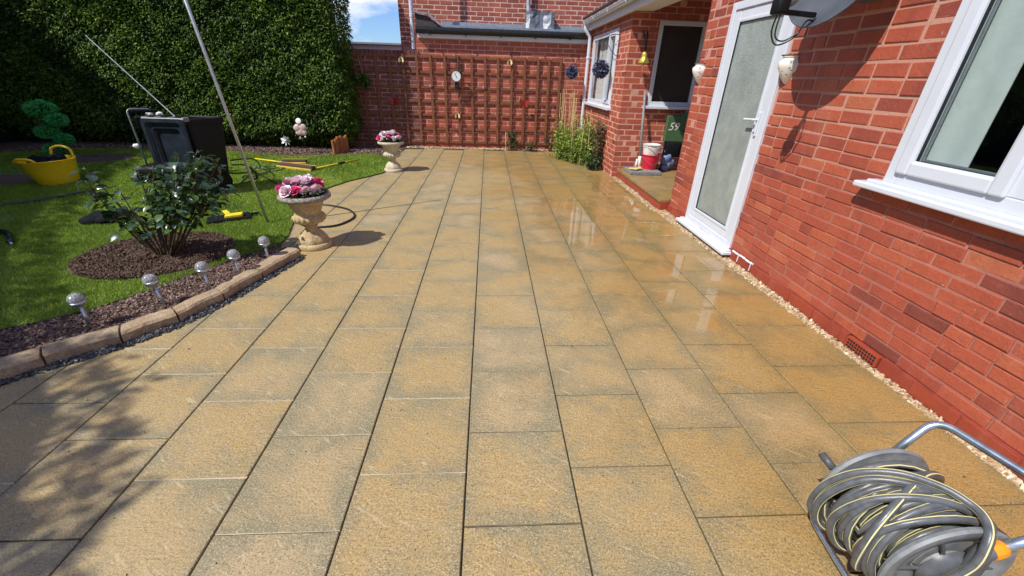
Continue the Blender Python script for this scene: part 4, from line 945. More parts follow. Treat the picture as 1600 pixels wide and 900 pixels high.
# ================================================================== TOPIARY
th = thing('topiary', 'small artificial cloud-pruned tree with flattened green balls behind the yellow tub', 'topiary', (-7.58, 7.98, 0))
e = MB(); e.tube(spline([(-7.57, 7.98, 0), (-7.60, 7.98, .25), (-7.72, 7.98, .50), (-7.80, 7.98, .75)], 6), .016, 8); e.tube([(-7.72, 7.98, .5), (-7.50, 7.98, .60)], .010, 6); e.tube([(-7.64, 7.98, .33), (-7.5, 7.98, .30)], .010, 6); e.build('trunk', 'trunk', th)
for (x_, z_, r_) in [(-7.60, .785, .20), (-7.42, .62, .135), (-7.66, .415, .155), (-7.44, .30, .115), (-7.66, .12, .15)]:
    n = 2600; u = rand_unit(n); sq = np.array([1, 1, .62]); c = np.array([x_, 7.98, z_]) + u * r_ * sq * .86
    V, F = leaves(c, u + rng.normal(0, .35, (n, 3)), rand_unit(n), rng.uniform(.02, .06, n), np.full(n, .012)); k = MB(); 
    fast('foliage_ball', V, F, 'fake_green', th, np.repeat(rng.random(n), 2))
    k.ball((x_, 7.98, z_), r_ * .86, sq=(1, 1, .62)); k.build('ball_core', 'hedge_core', th, True)
# hanging flower balls
def fball(name, label, c, r, hang, mat='blue_flower', n=900):
    th = thing(name, label, 'hanging ball', c); u = rand_unit(n); cc = np.array(c) + u * r * .62
    V, F = leaves(cc, u + rng.normal(0, .32, (n, 3)), rand_unit(n), np.full(n, r * .42), np.full(n, r * .17)); fast('petals', V, F, mat, th, np.repeat(rng.random(n), 2))
    k = MB(); k.ball(c, r * .68); k.build('core', 'hedge_core', th, True)
    k = MB(); k.tube([(c[0], c[1], c[2] + r * .8), hang], .003, 5); k.build('cord', 'cotton' if mat != 'blue_flower' else 'iron', th)
fball('flower_ball', 'blue-grey artificial flower ball hanging on the rear wall right of the trellis', (1.75, 9.62, 1.62), .135, (1.75, 9.62, 1.95))
fball('flower_ball', 'larger blue-grey flower ball hanging in front of the extension window', (1.93, 7.88, 1.66), .150, (1.93, 7.88, 2.0))
fball('grass_ball', 'dark green artificial ball on a cotton cord at the hedge end of the trellis', (-2.60, 9.72, 1.34), .15, (-2.68, 9.82, 1.80), 'hedge', 700)
e = MB(); e.tube(spline([(2.15, 7.72, 2.16), (2.08, 7.76, 2.17), (2.0, 7.83, 2.15), (1.93, 7.88, 2.06), (1.93, 7.88, 2.0)], 6), .006, 6); e.tube(spline([(2.15, 7.72, 1.86), (2.1, 7.75, 1.88), (2.0, 7.8, 2.0), (1.96, 7.86, 2.12)], 5), .005, 6); e.tube([(2.143, 7.72, 1.84), (2.143, 7.72, 2.18)], .006, 6)
tag(e.build('hanging_bracket', 'iron'), 'thin black iron bracket beside the extension window holding a flower ball', 'bracket')
e = MB(); e.box(1.745, 1.755, 9.60, 9.94, 1.945, 1.957); tag(e.build('hanging_bracket', 'iron'), 'small iron wall hook above the flower ball on the rear wall', 'bracket')
# gold bell ornament under black hook
th = thing('gold_bell', 'small shiny gold bell ornament hanging from a black hook beside the porch window', 'ornament', (2.35, 7.0, 1.8)); e = MB()
e.lathe([(.012, .10), (.035, .085), (.045, .06), (.04, .035), (.06, .0), (.085, -.05), (.08, -.06), (.02, -.05)], (2.36, 7.0, 1.80), 18, mod=lambda i, a: 1 + .12 * math.sin(5 * a + i)); e.ball((2.34, 6.97, 1.735), .03); e.build('bell', 'gold', th, True)
e = MB(); e.tube(spline([(2.40, 7.145, 2.17), (2.38, 7.08, 2.14), (2.36, 7.0, 2.05), (2.36, 7.0, 1.89)], 5), .012, 6); e.tube(spline([(2.33, 7.145, 2.17), (2.335, 7.06, 2.1), (2.35, 7.0, 1.98)], 4), .010, 6); e.build('hook', 'iron', th)
# ================================================================== URNS
random.seed(5)
def urn(label, loc, mat, rim, s=1.0):
    th = thing('stone_urn', label, 'urn', loc, 'pedestal urns by the lawn'); x, y, _ = loc
    q = lambda P: [(r * s, z * s) for r, z in P]
    foot = [(.158, 0), (.163, .012), (.160, .040), (.150, .048), (.132, .050), (.134, .060), (.130, .085), (.112, .118), (.085, .145), (.060, .168), (.050, .185), (.048, .196), (.062, .202), (.066, .212), (.058, .222)]
    m = MB(); m.lathe(q(foot), loc, 64, mod=lambda i, a: 1 + (.035 * math.sin(8 * a + i * .9) if 5 < i < 9 else 0)); m.build('pedestal', mat, th, auto=50)
    bowl = [(.058, .220), (.085, .232), (.118, .246), (.138, .268), (.142, .290), (.132, .310), (.114, .320), (.110, .328), (.116, .345), (.128, .375), (.143, .410), (.160, .440), (.178, .458)]
    m = MB(); m.lathe(q(bowl), loc, 120, mod=lambda i, a: 1 + (.13 * abs(math.sin(9 * a)) - .06 if 1 < i < 6 else (.012 * math.sin(6 * a) * math.sin(i) if i > 7 else 0))); m.build('bowl', mat, th, auto=60)
    rimp = [(.176, .452), (.205, .462), (.220, .472), (.224, .488), (.218, .503), (.203, .512), (.186, .510), (.176, .498), (.172, .470)]
    m = MB(); m.lathe(q(rimp), loc, 72, mod=lambda i, a: 1 + .012 * math.sin(24 * a + i) + .008 * math.sin(11 * a)); m.build('rim', rim, th, auto=50)
    m = MB(); m.lathe([(.001, .492 * s), (.174 * s, .480 * s)], loc, 32); m.build('compost', 'soil', th)
    return th
def flower_head(r, seed):
    random.seed(seed); m = MB()
    for ring, (cnt, tilt, rr, cup) in enumerate([(6, 1.12, 1., .35), (6, .85, .95, .45), (5, .58, .86, .5), (5, .34, .72, .5), (3, .14, .55, .5)]):
        for k in range(cnt):
            a = 2 * PI * (k + ring * .37) / cnt + random.uniform(-.15, .15); t = tilt + random.uniform(-.12, .12)
            vs = []; nu, nv = 4, 4
            for i in range(nu):
                for j in range(nv):
                    u = i / (nu - 1); v = j / (nv - 1) * 2 - 1; wv = math.sin(PI * (.14 + .62 * u)) * .58
                    rad = rr * u; fl = random.uniform(-.03, .03)
                    lx = v * wv * rr; ly = rad * math.sin(t) - abs(v) ** 2 * .1 * u; lz = rad * math.cos(t) * .8 + cup * .3 * u * (1 - .9 * v * v) + fl + (.10 * u * u * (1 if ring < 2 else -1)) * -1
                    vs.append((r * (lx * math.cos(a) + ly * math.sin(a)), r * (-lx * math.sin(a) + ly * math.cos(a)), r * lz))
            m.add(vs, [(i * nv + j, (i + 1) * nv + j, (i + 1) * nv + j + 1, i * nv + j + 1) for i in range(nu - 1) for j in range(nv - 1)], 0, min(1, .15 + ring * .22 + random.uniform(-.1, .15)))
    return m
heads = {}
def flowers(label, loc, seed, cols, s=1.):
    th = thing('flower_bunch', label, 'flowers', loc); rs = random.Random(seed)
    for i, (dx, dy, dz, col) in enumerate(cols):
        key = (col, i % 3)
        if key not in heads:
            ob = flower_head(.068, 10 + i % 3).build('flower_head', 'petal_' + col, None, True); heads[key] = ob; first = True
        else: ob = heads[key].copy(); C.objects.link(ob)
        ob.parent = th; ob.location = (dx * s, dy * s, dz * s); ob.rotation_euler = (-dy * 4 + rs.uniform(-.2, .2), dx * 4 + rs.uniform(-.2, .2), rs.uniform(0, 6)); ob.scale = (s * rs.uniform(.85, 1.12),) * 3
    n = 420; a = rng.uniform(0, 2 * PI, n); r_ = .17 * s * np.sqrt(rng.random(n)); c = np.stack([loc[0] + r_ * np.cos(a), loc[1] + r_ * np.sin(a), loc[2] + rng.uniform(-.01, .05, n) * s], 1)
    dr = np.stack([np.cos(a), np.sin(a), rng.uniform(-.2, .9, n)], 1); V, F = leaves(c, dr, rand_unit(n) * .3 + np.array([0, 0, 1.]), np.full(n, .05 * s), np.full(n, .025 * s)); fast('leaves', V, F, 'dark_leaf', th, np.repeat(rng.random(n), 2))
    k = MB(); 
    for i in range(26): aa = rs.uniform(0, 6.28); k.ball((loc[0] + .16 * s * math.cos(aa), loc[1] + .15 * s * math.sin(aa), loc[2] + rs.uniform(.02, .07) * s), rs.uniform(.009, .016), sub=1, jit=.2)
    k.build('filler_blossom', 'white_petal', th)
FC = [(-.15, -.08, .045, 'hot'), (-.085, -.13, .045, 'pink'), (-.01, -.13, .05, 'hot'), (.075, -.12, .05, 'pink'), (.145, -.06, .045, 'pink'), (-.10, -.02, .095, 'pink'), (-.02, -.04, .105, 'pink'), (.06, -.03, .105, 'pink'), (.12, .04, .08, 'hot'), (.035, .06, .115, 'pink'), (-.06, .07, .10, 'pink'), (-.14, .05, .055, 'pink'), (.0, .13, .06, 'white'), (.10, .12, .05, 'hot'), (-.10, .13, .05, 'white')]
urn('large weathered stone urn with lichened rim, standing at the near end of the lawn edge', (-1.675, 3.80, 0), 'urn', 'urn_rim')
flowers('pink and magenta artificial flowers filling the nearer stone urn', (-1.675, 3.80, .50), 3, FC)
urn('paler clean stone urn standing further off at the far lawn corner', (-1.63, 7.30, 0), 'urn2', 'urn2', .96)
FC2 = [(x, y, z, {'hot': 'hot', 'pink': 'white' if i % 2 else 'pink', 'white': 'hot'}[c]) for i, (x, y, z, c) in enumerate(FC)]
flowers('pink and white artificial flowers filling the farther stone urn', (-1.63, 7.30, .485), 8, FC2, 1.)
# ================================================================== SOLAR LIGHTS
SP = [(-2.535, 2.345, 'closest to the left frame edge', -.004, .0), (-2.255, 2.61, 'second from the left frame edge', -.035, .01), (-2.087, 2.835, 'middle one on the bark strip', .0, 0), (-1.991, 3.07, 'fourth from the left frame edge', 0, 0), (-1.90, 3.365, 'closest to the large urn', 0, 0)]
for (x_, y_, lab, lx, ly) in SP:
    th = thing('solar_light', 'crackle glass globe solar light on a steel spike, ' + lab, 'solar light', (x_, y_, .02), 'solar stake lights along the stone edging')
    top = (x_ + lx, y_ + ly, .165); m = MB(); m.tube([(x_, y_, -.02), top], .0105, 14); m.build('stake', 'steel', th, True)
    ax_ = (Vector(top) - Vector((x_, y_, 0))).normalized(); m = MB(); m.lathe([(.012, -.012), (.022, -.004), (.040, .012), (.046, .026), (.044, .032)], top, 24, axis=ax_); m.build('cup', 'steel', th, True)
    c = Vector(top) + ax_ * .042; m = MB(); m.ball(c, .044, sub=3); m.build('globe', 'crackle', th, True)
    m = MB(); m.lathe([(.03, 0), (.026, .006), (.001, .007)], Vector(top) + ax_ * .036, 18, axis=ax_); m.build('solar_cell', 'dark_grey_plastic', th)
# ================================================================== WHEELIE BIN
random.seed(3)
BL_ = [(-4.10, 5.52), (-3.63, 5.50), (-3.46, 5.96), (-3.93, 6.00)]   # rim corners: front-left, front-right, back-right, back-left
BB = [(-3.96, 5.54), (-3.58, 5.52), (-3.52, 5.84), (-3.86, 5.88)]
th = thing('wheelie_bin', 'black wheelie bin on the lawn with its lid hanging open', 'wheelie bin', (-3.75, 5.65, 0))
def ring(P, z, r, n=5):
    out = []
    for i in range(4):
        p = Vector((*P[i], z)); a = Vector((*P[i - 1], z)) - p; b = Vector((*P[(i + 1) % 4], z)) - p
        p0 = p + a.normalized() * r; p1 = p + b.normalized() * r
        for k in range(n + 1): t = k / n; out.append(p0 * (1 - t) ** 2 + p * 2 * t * (1 - t) + p1 * t * t)
    return out
def off(P, s): c = sum((Vector((*p, 0)) for p in P), Vector()) / 4; return [tuple((c + (Vector((*p, 0)) - c) * s)[:2]) for p in P]
rings = []
for t, z in [(0, .02), (.02, .035), (.55, .5), (.80, .72), (.97, .86), (.98, .865)]: rings.append(ring([tuple(Vector(BB[i]) * (1 - t) + Vector(BL_[i]) * t) for i in range(4)], z, .05))
for s_, z in [(1.05, .868), (1.055, .925), (1.0, .935), (.93, .92), (.90, .60)]: rings.append(ring(off(BL_, s_), z, .06))
m = MB(); n = len(rings[0]); vs = [v for r in rings for v in r]
m.add(vs, [(i * n + k, i * n + (k + 1) % n, (i + 1) * n + (k + 1) % n, (i + 1) * n + k) for i in range(len(rings) - 1) for k in range(n)] + [tuple(range(n))[::-1]]); m.build('body', 'black_plastic', th, auto=35)
A = Vector((*BL_[0], .935)); B_ = Vector((*BL_[1], .935)); d = (B_ - A).normalized(); f = Vector((d.y, -d.x, 0))
m = MB(); m.tube([A + f * .05 - d * .01, B_ + f * .05 + d * .01], .020, 12)
for t in (0, .32, .66, 1): p = A.lerp(B_, t); m.obox(p + f * .06, p - f * .03, .035, .05, bev=.006)
m.build('hinge_bar', 'grey_plastic', th, auto=40)
# lid: dished panel hanging from the hinge
def lidrect(w0, w1, u0, u1, dep, r=.05):
    P = []
    cs_ = [(w0, u0), (w1, u0), (w1, u1), (w0, u1)]
    for i in range(4):
        p = Vector(cs_[i]); a = Vector(cs_[i - 1]) - p; b = Vector(cs_[(i + 1) % 4]) - p; p0 = p + a.normalized() * r; p1 = p + b.normalized() * r
        for k in range(5): t = k / 4; q = p0 * (1 - t) ** 2 + p * 2 * t * (1 - t) + p1 * t * t; q.x = Wd / 2 + (q.x - Wd / 2) * (1 - .03 * q.y / .6); P.append(A + d * q.x + Vector((0, 0, -q.y)) + f * (.065 + q.y * .03 + dep))
    return P
Wd = (B_ - A).length
rr = [lidrect(-.01, Wd + .01, .0, .60, -.02), lidrect(-.02, Wd + .02, -.01, .61, .025), lidrect(.02, Wd - .02, .03, .57, .03), lidrect(.045, Wd - .045, .055, .55, .004), lidrect(.075, Wd - .075, .10, .52, .002), lidrect(.095, Wd - .095, .12, .50, -.030, .03)]
n = len(rr[0]); vs = [v for r in rr for v in r]; m = MB(); m.add(vs, [(i * n + k, i * n + (k + 1) % n, (i + 1) * n + (k + 1) % n, (i + 1) * n + k) for i in range(5) for k in range(n)] + [tuple(range(5 * n, 6 * n))]); m.build('lid', 'navy_plastic', th, auto=40)
for k_, (x_, y_) in enumerate([(-4.0, 5.95), (-3.62, 6.0)]):
    m = MB(); m.lathe([(.03, -.03), (.10, -.03), (.105, 0), (.10, .03), (.03, .03)], (x_ + .0, y_ - .1, .11), 24, axis=d); m.build('wheel', 'black_plastic', th, auto=40)
# thin rod sticking out of the bin
m = MB(); m.tube([(-3.72, 5.72, .45), (-4.05, 5.93, .93), (-4.86, 6.05, 1.80)], [.008, .008, .005], 8); tag(m.build('metal_rod', 'alu'), 'thin pale rod leaning up out of the black wheelie bin', 'rod')
# trolley handle and box behind the bin
th = thing('lawn_mower', 'black push mower with a tubular handle standing behind the wheelie bin', 'lawn mower', (-4.8, 6.3, 0))
m = MB(); m.tube(bend([(-4.78, 6.15, .05), (-5.02, 6.45, .95), (-4.80, 6.60, .95), (-4.50, 6.35, .05)], .06), .013, 10); m.build('handle', 'steel_dull', th, True)
m = MB(); m.obox((-4.93, 6.42, .80), (-4.62, 6.62, .80), .12, .14, bev=.02); m.obox((-4.93, 6.40, .93), (-4.70, 6.58, .93), .05, .04, bev=.012); m.build('switch_box', 'black_plastic', th)
m = MB(); m.box(-4.95, -4.45, 6.1, 6.6, .06, .24, bev=.05); m.build('deck', 'black_plastic', th, True)
for (x_, y_) in [(-4.97, 6.18), (-4.43, 6.18), (-4.97, 6.52), (-4.43, 6.52)]:
    m = MB(); m.lathe([(.02, -.025), (.075, -.02), (.075, .02), (.02, .025)], (x_, y_, .085), 18, axis=(1, 0, 0)); m.build('wheel', 'dark_grey_plastic', th, auto=40)
# ================================================================== CLOTHES LINE POLE
m = MB(); B0 = Vector((-2.393, 4.421, -.02)); D0 = Vector((-.080, -.05, 1)); m.tube([B0, B0 + D0 * 1.3, B0 + D0 * 2.85], [.0145, .0145, .0125], 12); tag(m.build('metal_pole', 'alu', None, True), 'tall thin grey metal pole standing in the lawn behind the solar lights', 'pole')
# ================================================================== YELLOW TUB
th = thing('flexible_tub', 'yellow flexible garden tub holding black gear on the shaded lawn', 'tub', (-6.0, 6.0, 0))
m = MB(); prof = [(.21, .0), (.215, .01), (.26, .16), (.305, .315), (.315, .325), (.317, .333), (.305, .335), (.298, .32), (.255, .17), (.20, .02)]
m.lathe(prof, (-5.98, 6.05, 0), 48, mod=lambda i, a: 1 + .015 * math.sin(2 * a)); m.v = [(-5.98 + (v[0] + 5.98) * .88 + .035 - v[2] * .16, v[1], v[2]) for v in m.v]; m.build('bucket', 'yellow', th, auto=40)
for s_, (cx, cy, aa) in enumerate([(-6.03, 5.77, -.1), (-6.0, 6.36, .1)]):
    m = MB(); 
    if s_ == 0: pts = [(-6.10, 5.78, .32), (-6.08, 5.76, .36), (-5.98, 5.75, .375), (-5.88, 5.77, .36), (-5.86, 5.79, .32)]
    else: pts = [(-6.17, 6.32, .32), (-6.14, 6.35, .42), (-6.0, 6.36, .455), (-5.86, 6.34, .42), (-5.83, 6.31, .32)]
    pts = [(-5.98 + (a_ + 5.98) * .88 + .035 - c_ * .16, b_, c_) for a_, b_, c_ in pts]
    m.tube(spline(pts, 6), .017, 8); m.build('handle', 'yellow', th, True)
m = MB()
for i in range(9): m.tube(spline([(-6.15 + random.uniform(-.12, .3), 5.9 + random.uniform(-.05, .3), .30 + random.uniform(0, .06)) for k in range(3)], 5), random.uniform(.03, .05), 8)
tag(m.build('pressure_washer_gear', 'black_cloth', None, True), 'black bundled gear lying inside the yellow tub', 'gear')
# ================================================================== BROOMS
def broom(label, hc, hd, hl, hend, two):
    th = thing('broom', label, 'broom', hc, 'yellow brooms lying on the lawn'); hc = Vector(hc); hd = Vector((*hd, 0)).normalized(); sd = Vector((hd.y, -hd.x, 0))
    a = hc - hd * hl / 2; b = hc + hd * hl / 2; m = MB(); m.obox(a + Vector((0, 0, .03)) + sd * .035, b + Vector((0, 0, .03)) + sd * .035, .035, .055, bev=.01); m.obox(a + Vector((0, 0, .085)) - sd * .09, b + Vector((0, 0, .085)) - sd * .09, .02, .02, bev=.004); m.build('head', 'yellow_head', th)
    m = MB(); m.obox(a + Vector((0, 0, .052)) - sd * .035 + hd * .01, b + Vector((0, 0, .052)) - sd * .035 - hd * .01, .10, .085, bev=.012); m.build('bristles', 'bristle', th)
    m = MB(); s0 = (hc + hd * two * hl * .45 + Vector((0, 0, .05))); he = Vector(hend); m.tube([s0, he], .013, 8); m.build('handle', 'yellow_bright', th, True)
    if two > 0: m = MB(); m.tube([s0.lerp(he, .52), s0.lerp(he, .66)], .019, 8); m.build('grip', 'black_plastic', th)
broom('wide yellow broom with dark bristles, its handle pointing right', (-3.23, 7.20, 0), (.70, -.30), .74, (-2.42, 8.10, .04), 1)
broom('yellow broom half hidden behind the wide one, its handle pointing left', (-3.42, 7.62, 0), (1, .12), .42, (-4.25, 7.95, .04), -1)
# hand brush
th = thing('hand_brush', 'yellow and black hand brush lying on the lawn near the pole', 'brush', (-2.82, 4.55, 0)); m = MB(); m.obox((-2.86, 4.47, .065), (-2.70, 4.53, .075), .09, .035, bev=.01); m.obox((-2.84, 4.50, .08), (-2.93, 4.60, .085), .05, .025, bev=.008); m.build('handle', 'yellow_bright', th)
m = MB(); m.obox((-3.02, 4.40, .03), (-2.66, 4.60, .035), .20, .045, bev=.012); m.obox((-2.72, 4.60, .045), (-2.60, 4.67, .05), .035, .02, bev=.006); m.build('dustpan', 'black_plastic', th)
# black cloth
m = MB()
for i in range(7): m.ball((-4.15 + i * .035 + random.uniform(-.05, .05), 4.40 + random.uniform(-.08, .08), .04 + random.uniform(0, .04)), random.uniform(.05, .09), sub=2, sq=(1.4, 1, .7), jit=.12)
tag(m.build('glove_bundle', 'black_cloth', None, True), 'crumpled black work gloves on the lawn behind the rose bush', 'gloves')
# lances / hoses on the lawn at left
th = thing('spray_lance', 'long black spray lance with a silver tip lying on the shaded lawn', 'lance', (-5.4, 5.3, 0))
m = MB(); m.tube(spline([(-6.3, 4.55, .03), (-5.62, 4.86, .03), (-5.36, 5.12, .03), (-5.22, 5.42, .03), (-5.12, 5.62, .03)], 6), .020, 10); m.build('barrel', 'hose_black', th, True)
m = MB(); m.tube([(-5.12, 5.62, .032), (-5.03, 5.82, .035)], .012, 8); m.build('tip', 'steel', th, True)
th = thing('hose_end', 'thick black hose end with a metal tip at the left frame edge', 'hose', (-4.4, 3.8, 0))
m = MB(); m.tube(spline([(-5.3, 3.9, .03), (-4.75, 4.0, .04), (-4.52, 3.9, .05), (-4.33, 3.72, .04)], 6), .024, 10); m.build('tube', 'hose_black', th, True); m = MB(); m.tube([(-4.33, 3.72, .04), (-4.29, 3.68, .035)], .014, 8); m.build('tip', 'steel', th, True)
# black hose from the bin to behind the urn, looping on the patio
pts = [(-3.55, 6.1, .03), (-3.72, 6.75, .035), (-3.66, 6.77, .035), (-3.3, 6.40, .03), (-3.0, 6.05, .03), (-2.6, 5.6, .03), (-2.25, 5.22, .02), (-1.98, 5.13, .012), (-1.72, 4.98, .012), (-1.57, 4.76, .012), (-1.56, 4.56, .012), (-1.66, 4.36, .012), (-1.85, 4.31, .012), (-2.05, 4.40, .012), (-2.2, 4.6, .03)]
m = MB(); m.tube(spline(pts, 8), .0105, 8); tag(m.build('garden_hose', 'hose_black', None, True), 'thin black hose looping out from the lawn behind the large urn', 'hose')
m = MB()
m.tube(spline([(-3.48, 5.75, .25), (-3.50, 6.2, .16), (-3.75, 6.9, .05), (-4.0, 7.2, .03), (-3.85, 7.25, .03), (-3.62, 7.16, .03), (-3.52, 6.75, .03), (-3.62, 6.48, .03), (-3.50, 6.40, .03)], 8), .012, 7)
m.tube(spline([(-3.45, 5.85, .40), (-3.50, 6.5, .30), (-3.75, 7.1, .06), (-3.95, 7.18, .03), (-3.80, 7.05, .03), (-3.6, 7.1, .03), (-3.55, 7.3, .03), (-3.75, 7.35, .03), (-4.0, 7.1, .03)], 8), .011, 7)
m.tube(spline([(-3.42, 5.8, .35), (-3.40, 6.1, .28), (-3.38, 6.25, .10), (-3.50, 6.2, .03), (-3.62, 6.0, .03), (-3.55, 5.9, .03)], 8), .010, 7)
m.tube(spline([(-3.6, 6.3, .03), (-3.75, 6.6, .03), (-3.5, 6.9, .03), (-3.4, 7.2, .03), (-3.55, 7.25, .03)], 8), .010, 7)
tag(m.build('cable_tangle', 'cable_green', None, True), 'tangled dark green cable on the lawn beside the wheelie bin', 'cable')
# log roll edging
th = thing('log_roll', 'orange wooden log-roll edging standing at the right foot of the hedge', 'edging', (-2.98, 9.0, 0)); m = MB()
for i in range(9): t = i / 8; x_ = -3.08 + .14 * t + .01 * math.sin(i * 2); y_ = 8.72 + .42 * t; m.tube([(x_, y_, -.02), (x_ + random.uniform(-.012, .012), y_, .30 + random.uniform(-.02, .03) + t * .02)], .028, 10)
m.build('logs', 'log', th, auto=50)
m = MB(); m.tube([(-3.05, 8.70, .20), (-2.92, 9.15, .22)], .004, 5); m.build('wire', 'steel_dull', th)
# stake flowers
th = thing('pinwheel_flower', 'small white pinwheel flower on a thin stake in front of the hedge', 'garden ornament', (-3.9, 8.66, 0)); m = MB(); m.tube([(-3.87, 8.68, 0), (-3.93, 8.62, .26)], .005, 6); m.build('stake', 'iron', th)
m = MB(); c0 = Vector((-3.93, 8.60, .27))
for k in range(7):
    a = 2 * PI * k / 7; p = c0 + Vector((math.cos(a), -.1, math.sin(a))) * .10; q1 = c0 + Vector((math.cos(a + .35), -.35, math.sin(a + .35))) * .07; q2 = c0 + Vector((math.cos(a - .35), .2, math.sin(a - .35))) * .07; m.add([c0, q1, p, q2, c0 + Vector((0, .006, 0))], [(0, 1, 2, 3)])
m.ball(c0 + Vector((0, -.02, 0)), .018); m.build('petals', 'white_petal', th)
th = thing('fairy_stake', 'pearly pink flower ornament on a thin stake in front of the hedge', 'garden ornament', (-3.65, 8.75, 0)); m = MB(); m.tube([(-3.66, 8.80, 0), (-3.68, 8.78, .46)], .005, 6); m.build('stake', 'iron', th)
m = MB()
for (dx, dz, r_) in [(-.05, .02, .075), (.055, .03, .075), (0, -.05, .07), (.06, -.06, .06), (-.055, -.07, .045), (0.0, .08, .05)]: m.ball((-3.68 + dx, 8.75, .47 + dz), r_, sub=2, sq=(1, .35, 1), jit=.06)
m.build('petals', 'pearl', th, True); m = MB(); m.lathe([(.045, -.005), (.055, 0), (.045, .005)], (-3.68, 8.74, .62), 18, axis=(0, -1, .3)); m.ball((-3.60, 8.73, .33), .018); m.ball((-3.70, 8.73, .31), .02, sq=(.6, .6, 1.4)); m.build('halo', 'white_petal', th, True)
# ================================================================== TRELLIS ORNAMENTS
th = thing('wall_thermometer', 'round white dial thermometer on a black scrolled bracket on the trellis', 'thermometer', (-.68, 9.8, 1.47)); m = MB(); ct = (-.675, 9.77, 1.475)
m.lathe([(.095, .03), (.108, .0), (.112, -.018), (.10, -.022), (.095, -.01)], ct, 36, axis=(0, 1, 0)); m.build('case', 'iron', th, auto=40)
m = MB(); m.lathe([(.001, 0), (.096, 0)], (ct[0], ct[1] - .026, ct[2]), 36, axis=(0, 1, 0), cap=False); m.build('dial', 'dial', th)
m = MB(); 
for k in range(12):
    a = 2 * PI * k / 12; m.obox((ct[0] + .078 * math.sin(a), 9.742, ct[2] + .078 * math.cos(a)), (ct[0] + .09 * math.sin(a), 9.742, ct[2] + .09 * math.cos(a)), .003, .006)
m.obox((ct[0] + .012, 9.741, ct[2] - .03), (ct[0] - .03, 9.741, ct[2] + .065), .004, .010); m.build('needle', 'iron', th)
m = MB(); m.tube([(-.675, 9.86, 1.62), (-.675, 9.86, 1.92)], .008, 6); m.tube([(-.86, 9.83, 1.625), (-.50, 9.83, 1.625)], .009, 6); m.tube(spline([(-.86, 9.83, 1.625), (-.80, 9.83, 1.60), (-.72, 9.82, 1.60), (-.675, 9.81, 1.585)], 5), .006, 6); m.tube(spline([(-.50, 9.83, 1.625), (-.55, 9.83, 1.60), (-.63, 9.82, 1.60), (-.675, 9.81, 1.585)], 5), .006, 6)
m.box(-.62, -.72, 9.80, 9.85, 1.22, 1.36); m.tube(spline([(-.675, 9.8, 1.37), (-.72, 9.78, 1.33), (-.69, 9.77, 1.29), (-.66, 9.78, 1.31)], 5), .006, 6); m.tube([(-.80, 9.83, 1.235), (-.55, 9.83, 1.235)], .007, 6); m.build('bracket', 'iron', th)
def bee(label, x, z):
    th = thing('bee_ornament', label, 'ornament', (x, 9.87, z)); m = MB(); c = Vector((x, 9.86, z))
    for s_ in (-1, 1):
        vs = [c + Vector((0, 0, .055)), c + Vector((s_ * .045, -.02, .02)), c + Vector((s_ * .058, -.025, -.035)), c + Vector((s_ * .035, -.02, -.065)), c + Vector((s_ * .008, 0, -.02))]
        m.add(vs + [v + Vector((0, .012, 0)) for v in vs], [(0, 1, 2, 3, 4), (9, 8, 7, 6, 5)] + [(k, (k + 1) % 5, 5 + (k + 1) % 5, 5 + k) for k in range(5)])
    m.build('wings', 'yellow_ceramic', th); m = MB(); m.ball(c, .02, sq=(.8, .8, 2.2)); m.build('body', 'iron', th, True)
bee('pale yellow bee ornament at the top left of the trellis', -1.815, 1.76); bee('pale yellow bee ornament at the top right of the trellis', .45, 1.78); bee('pale yellow bee ornament low on the trellis below the thermometer', -.68, .71)
def butterfly(label, x, z, fl):
    th = thing('butterfly_ornament', label, 'ornament', (x, 9.87, z)); m = MB(); c = Vector((x, 9.87, z))
    for s_ in (-1, 1):
        k_ = 1 if s_ == fl else .8
        for (pts) in ([(0, 0), (.03, .06), (.09, .10 * k_), (.115, .05), (.08, .0)], [(0, 0), (.07, -.005), (.085, -.05), (.04, -.07)]):
            vs = [c + Vector((s_ * a, -.03 - a * .4, b_)) for a, b_ in pts]; n = len(vs)
            m.add(vs + [v + Vector((0, .006, 0)) for v in vs], [tuple(range(n)), tuple(range(n, 2 * n))[::-1]] + [(k, (k + 1) % n, n + (k + 1) % n, n + k) for k in range(n)])
    m.build('wings', 'red_metal', th); m = MB(); m.tube([c + Vector((0, -.03, -.06)), c + Vector((0, -.035, .06))], .008, 6); m.build('body', 'iron', th)
butterfly('dark red metal butterfly on the shaded left part of the trellis', -2.03, .96, 1); butterfly('red metal butterfly on the sunny right part of the trellis', .79, .98, -1)
for (x, z, lab) in [(-1.235, 1.27, 'small pink ladybird ornament on the trellis left of the thermometer'), (-.10, 1.27, 'small pink ladybird ornament on the trellis right of the thermometer')]:
    m = MB(); m.ball((x, 9.885, z), .032, sq=(1, .6, .9), jit=.04); m.ball((x, 9.87, z + .028), .015); tag(m.build('ladybird_ornament', 'pink_ceramic', None, True), lab, 'ornament')
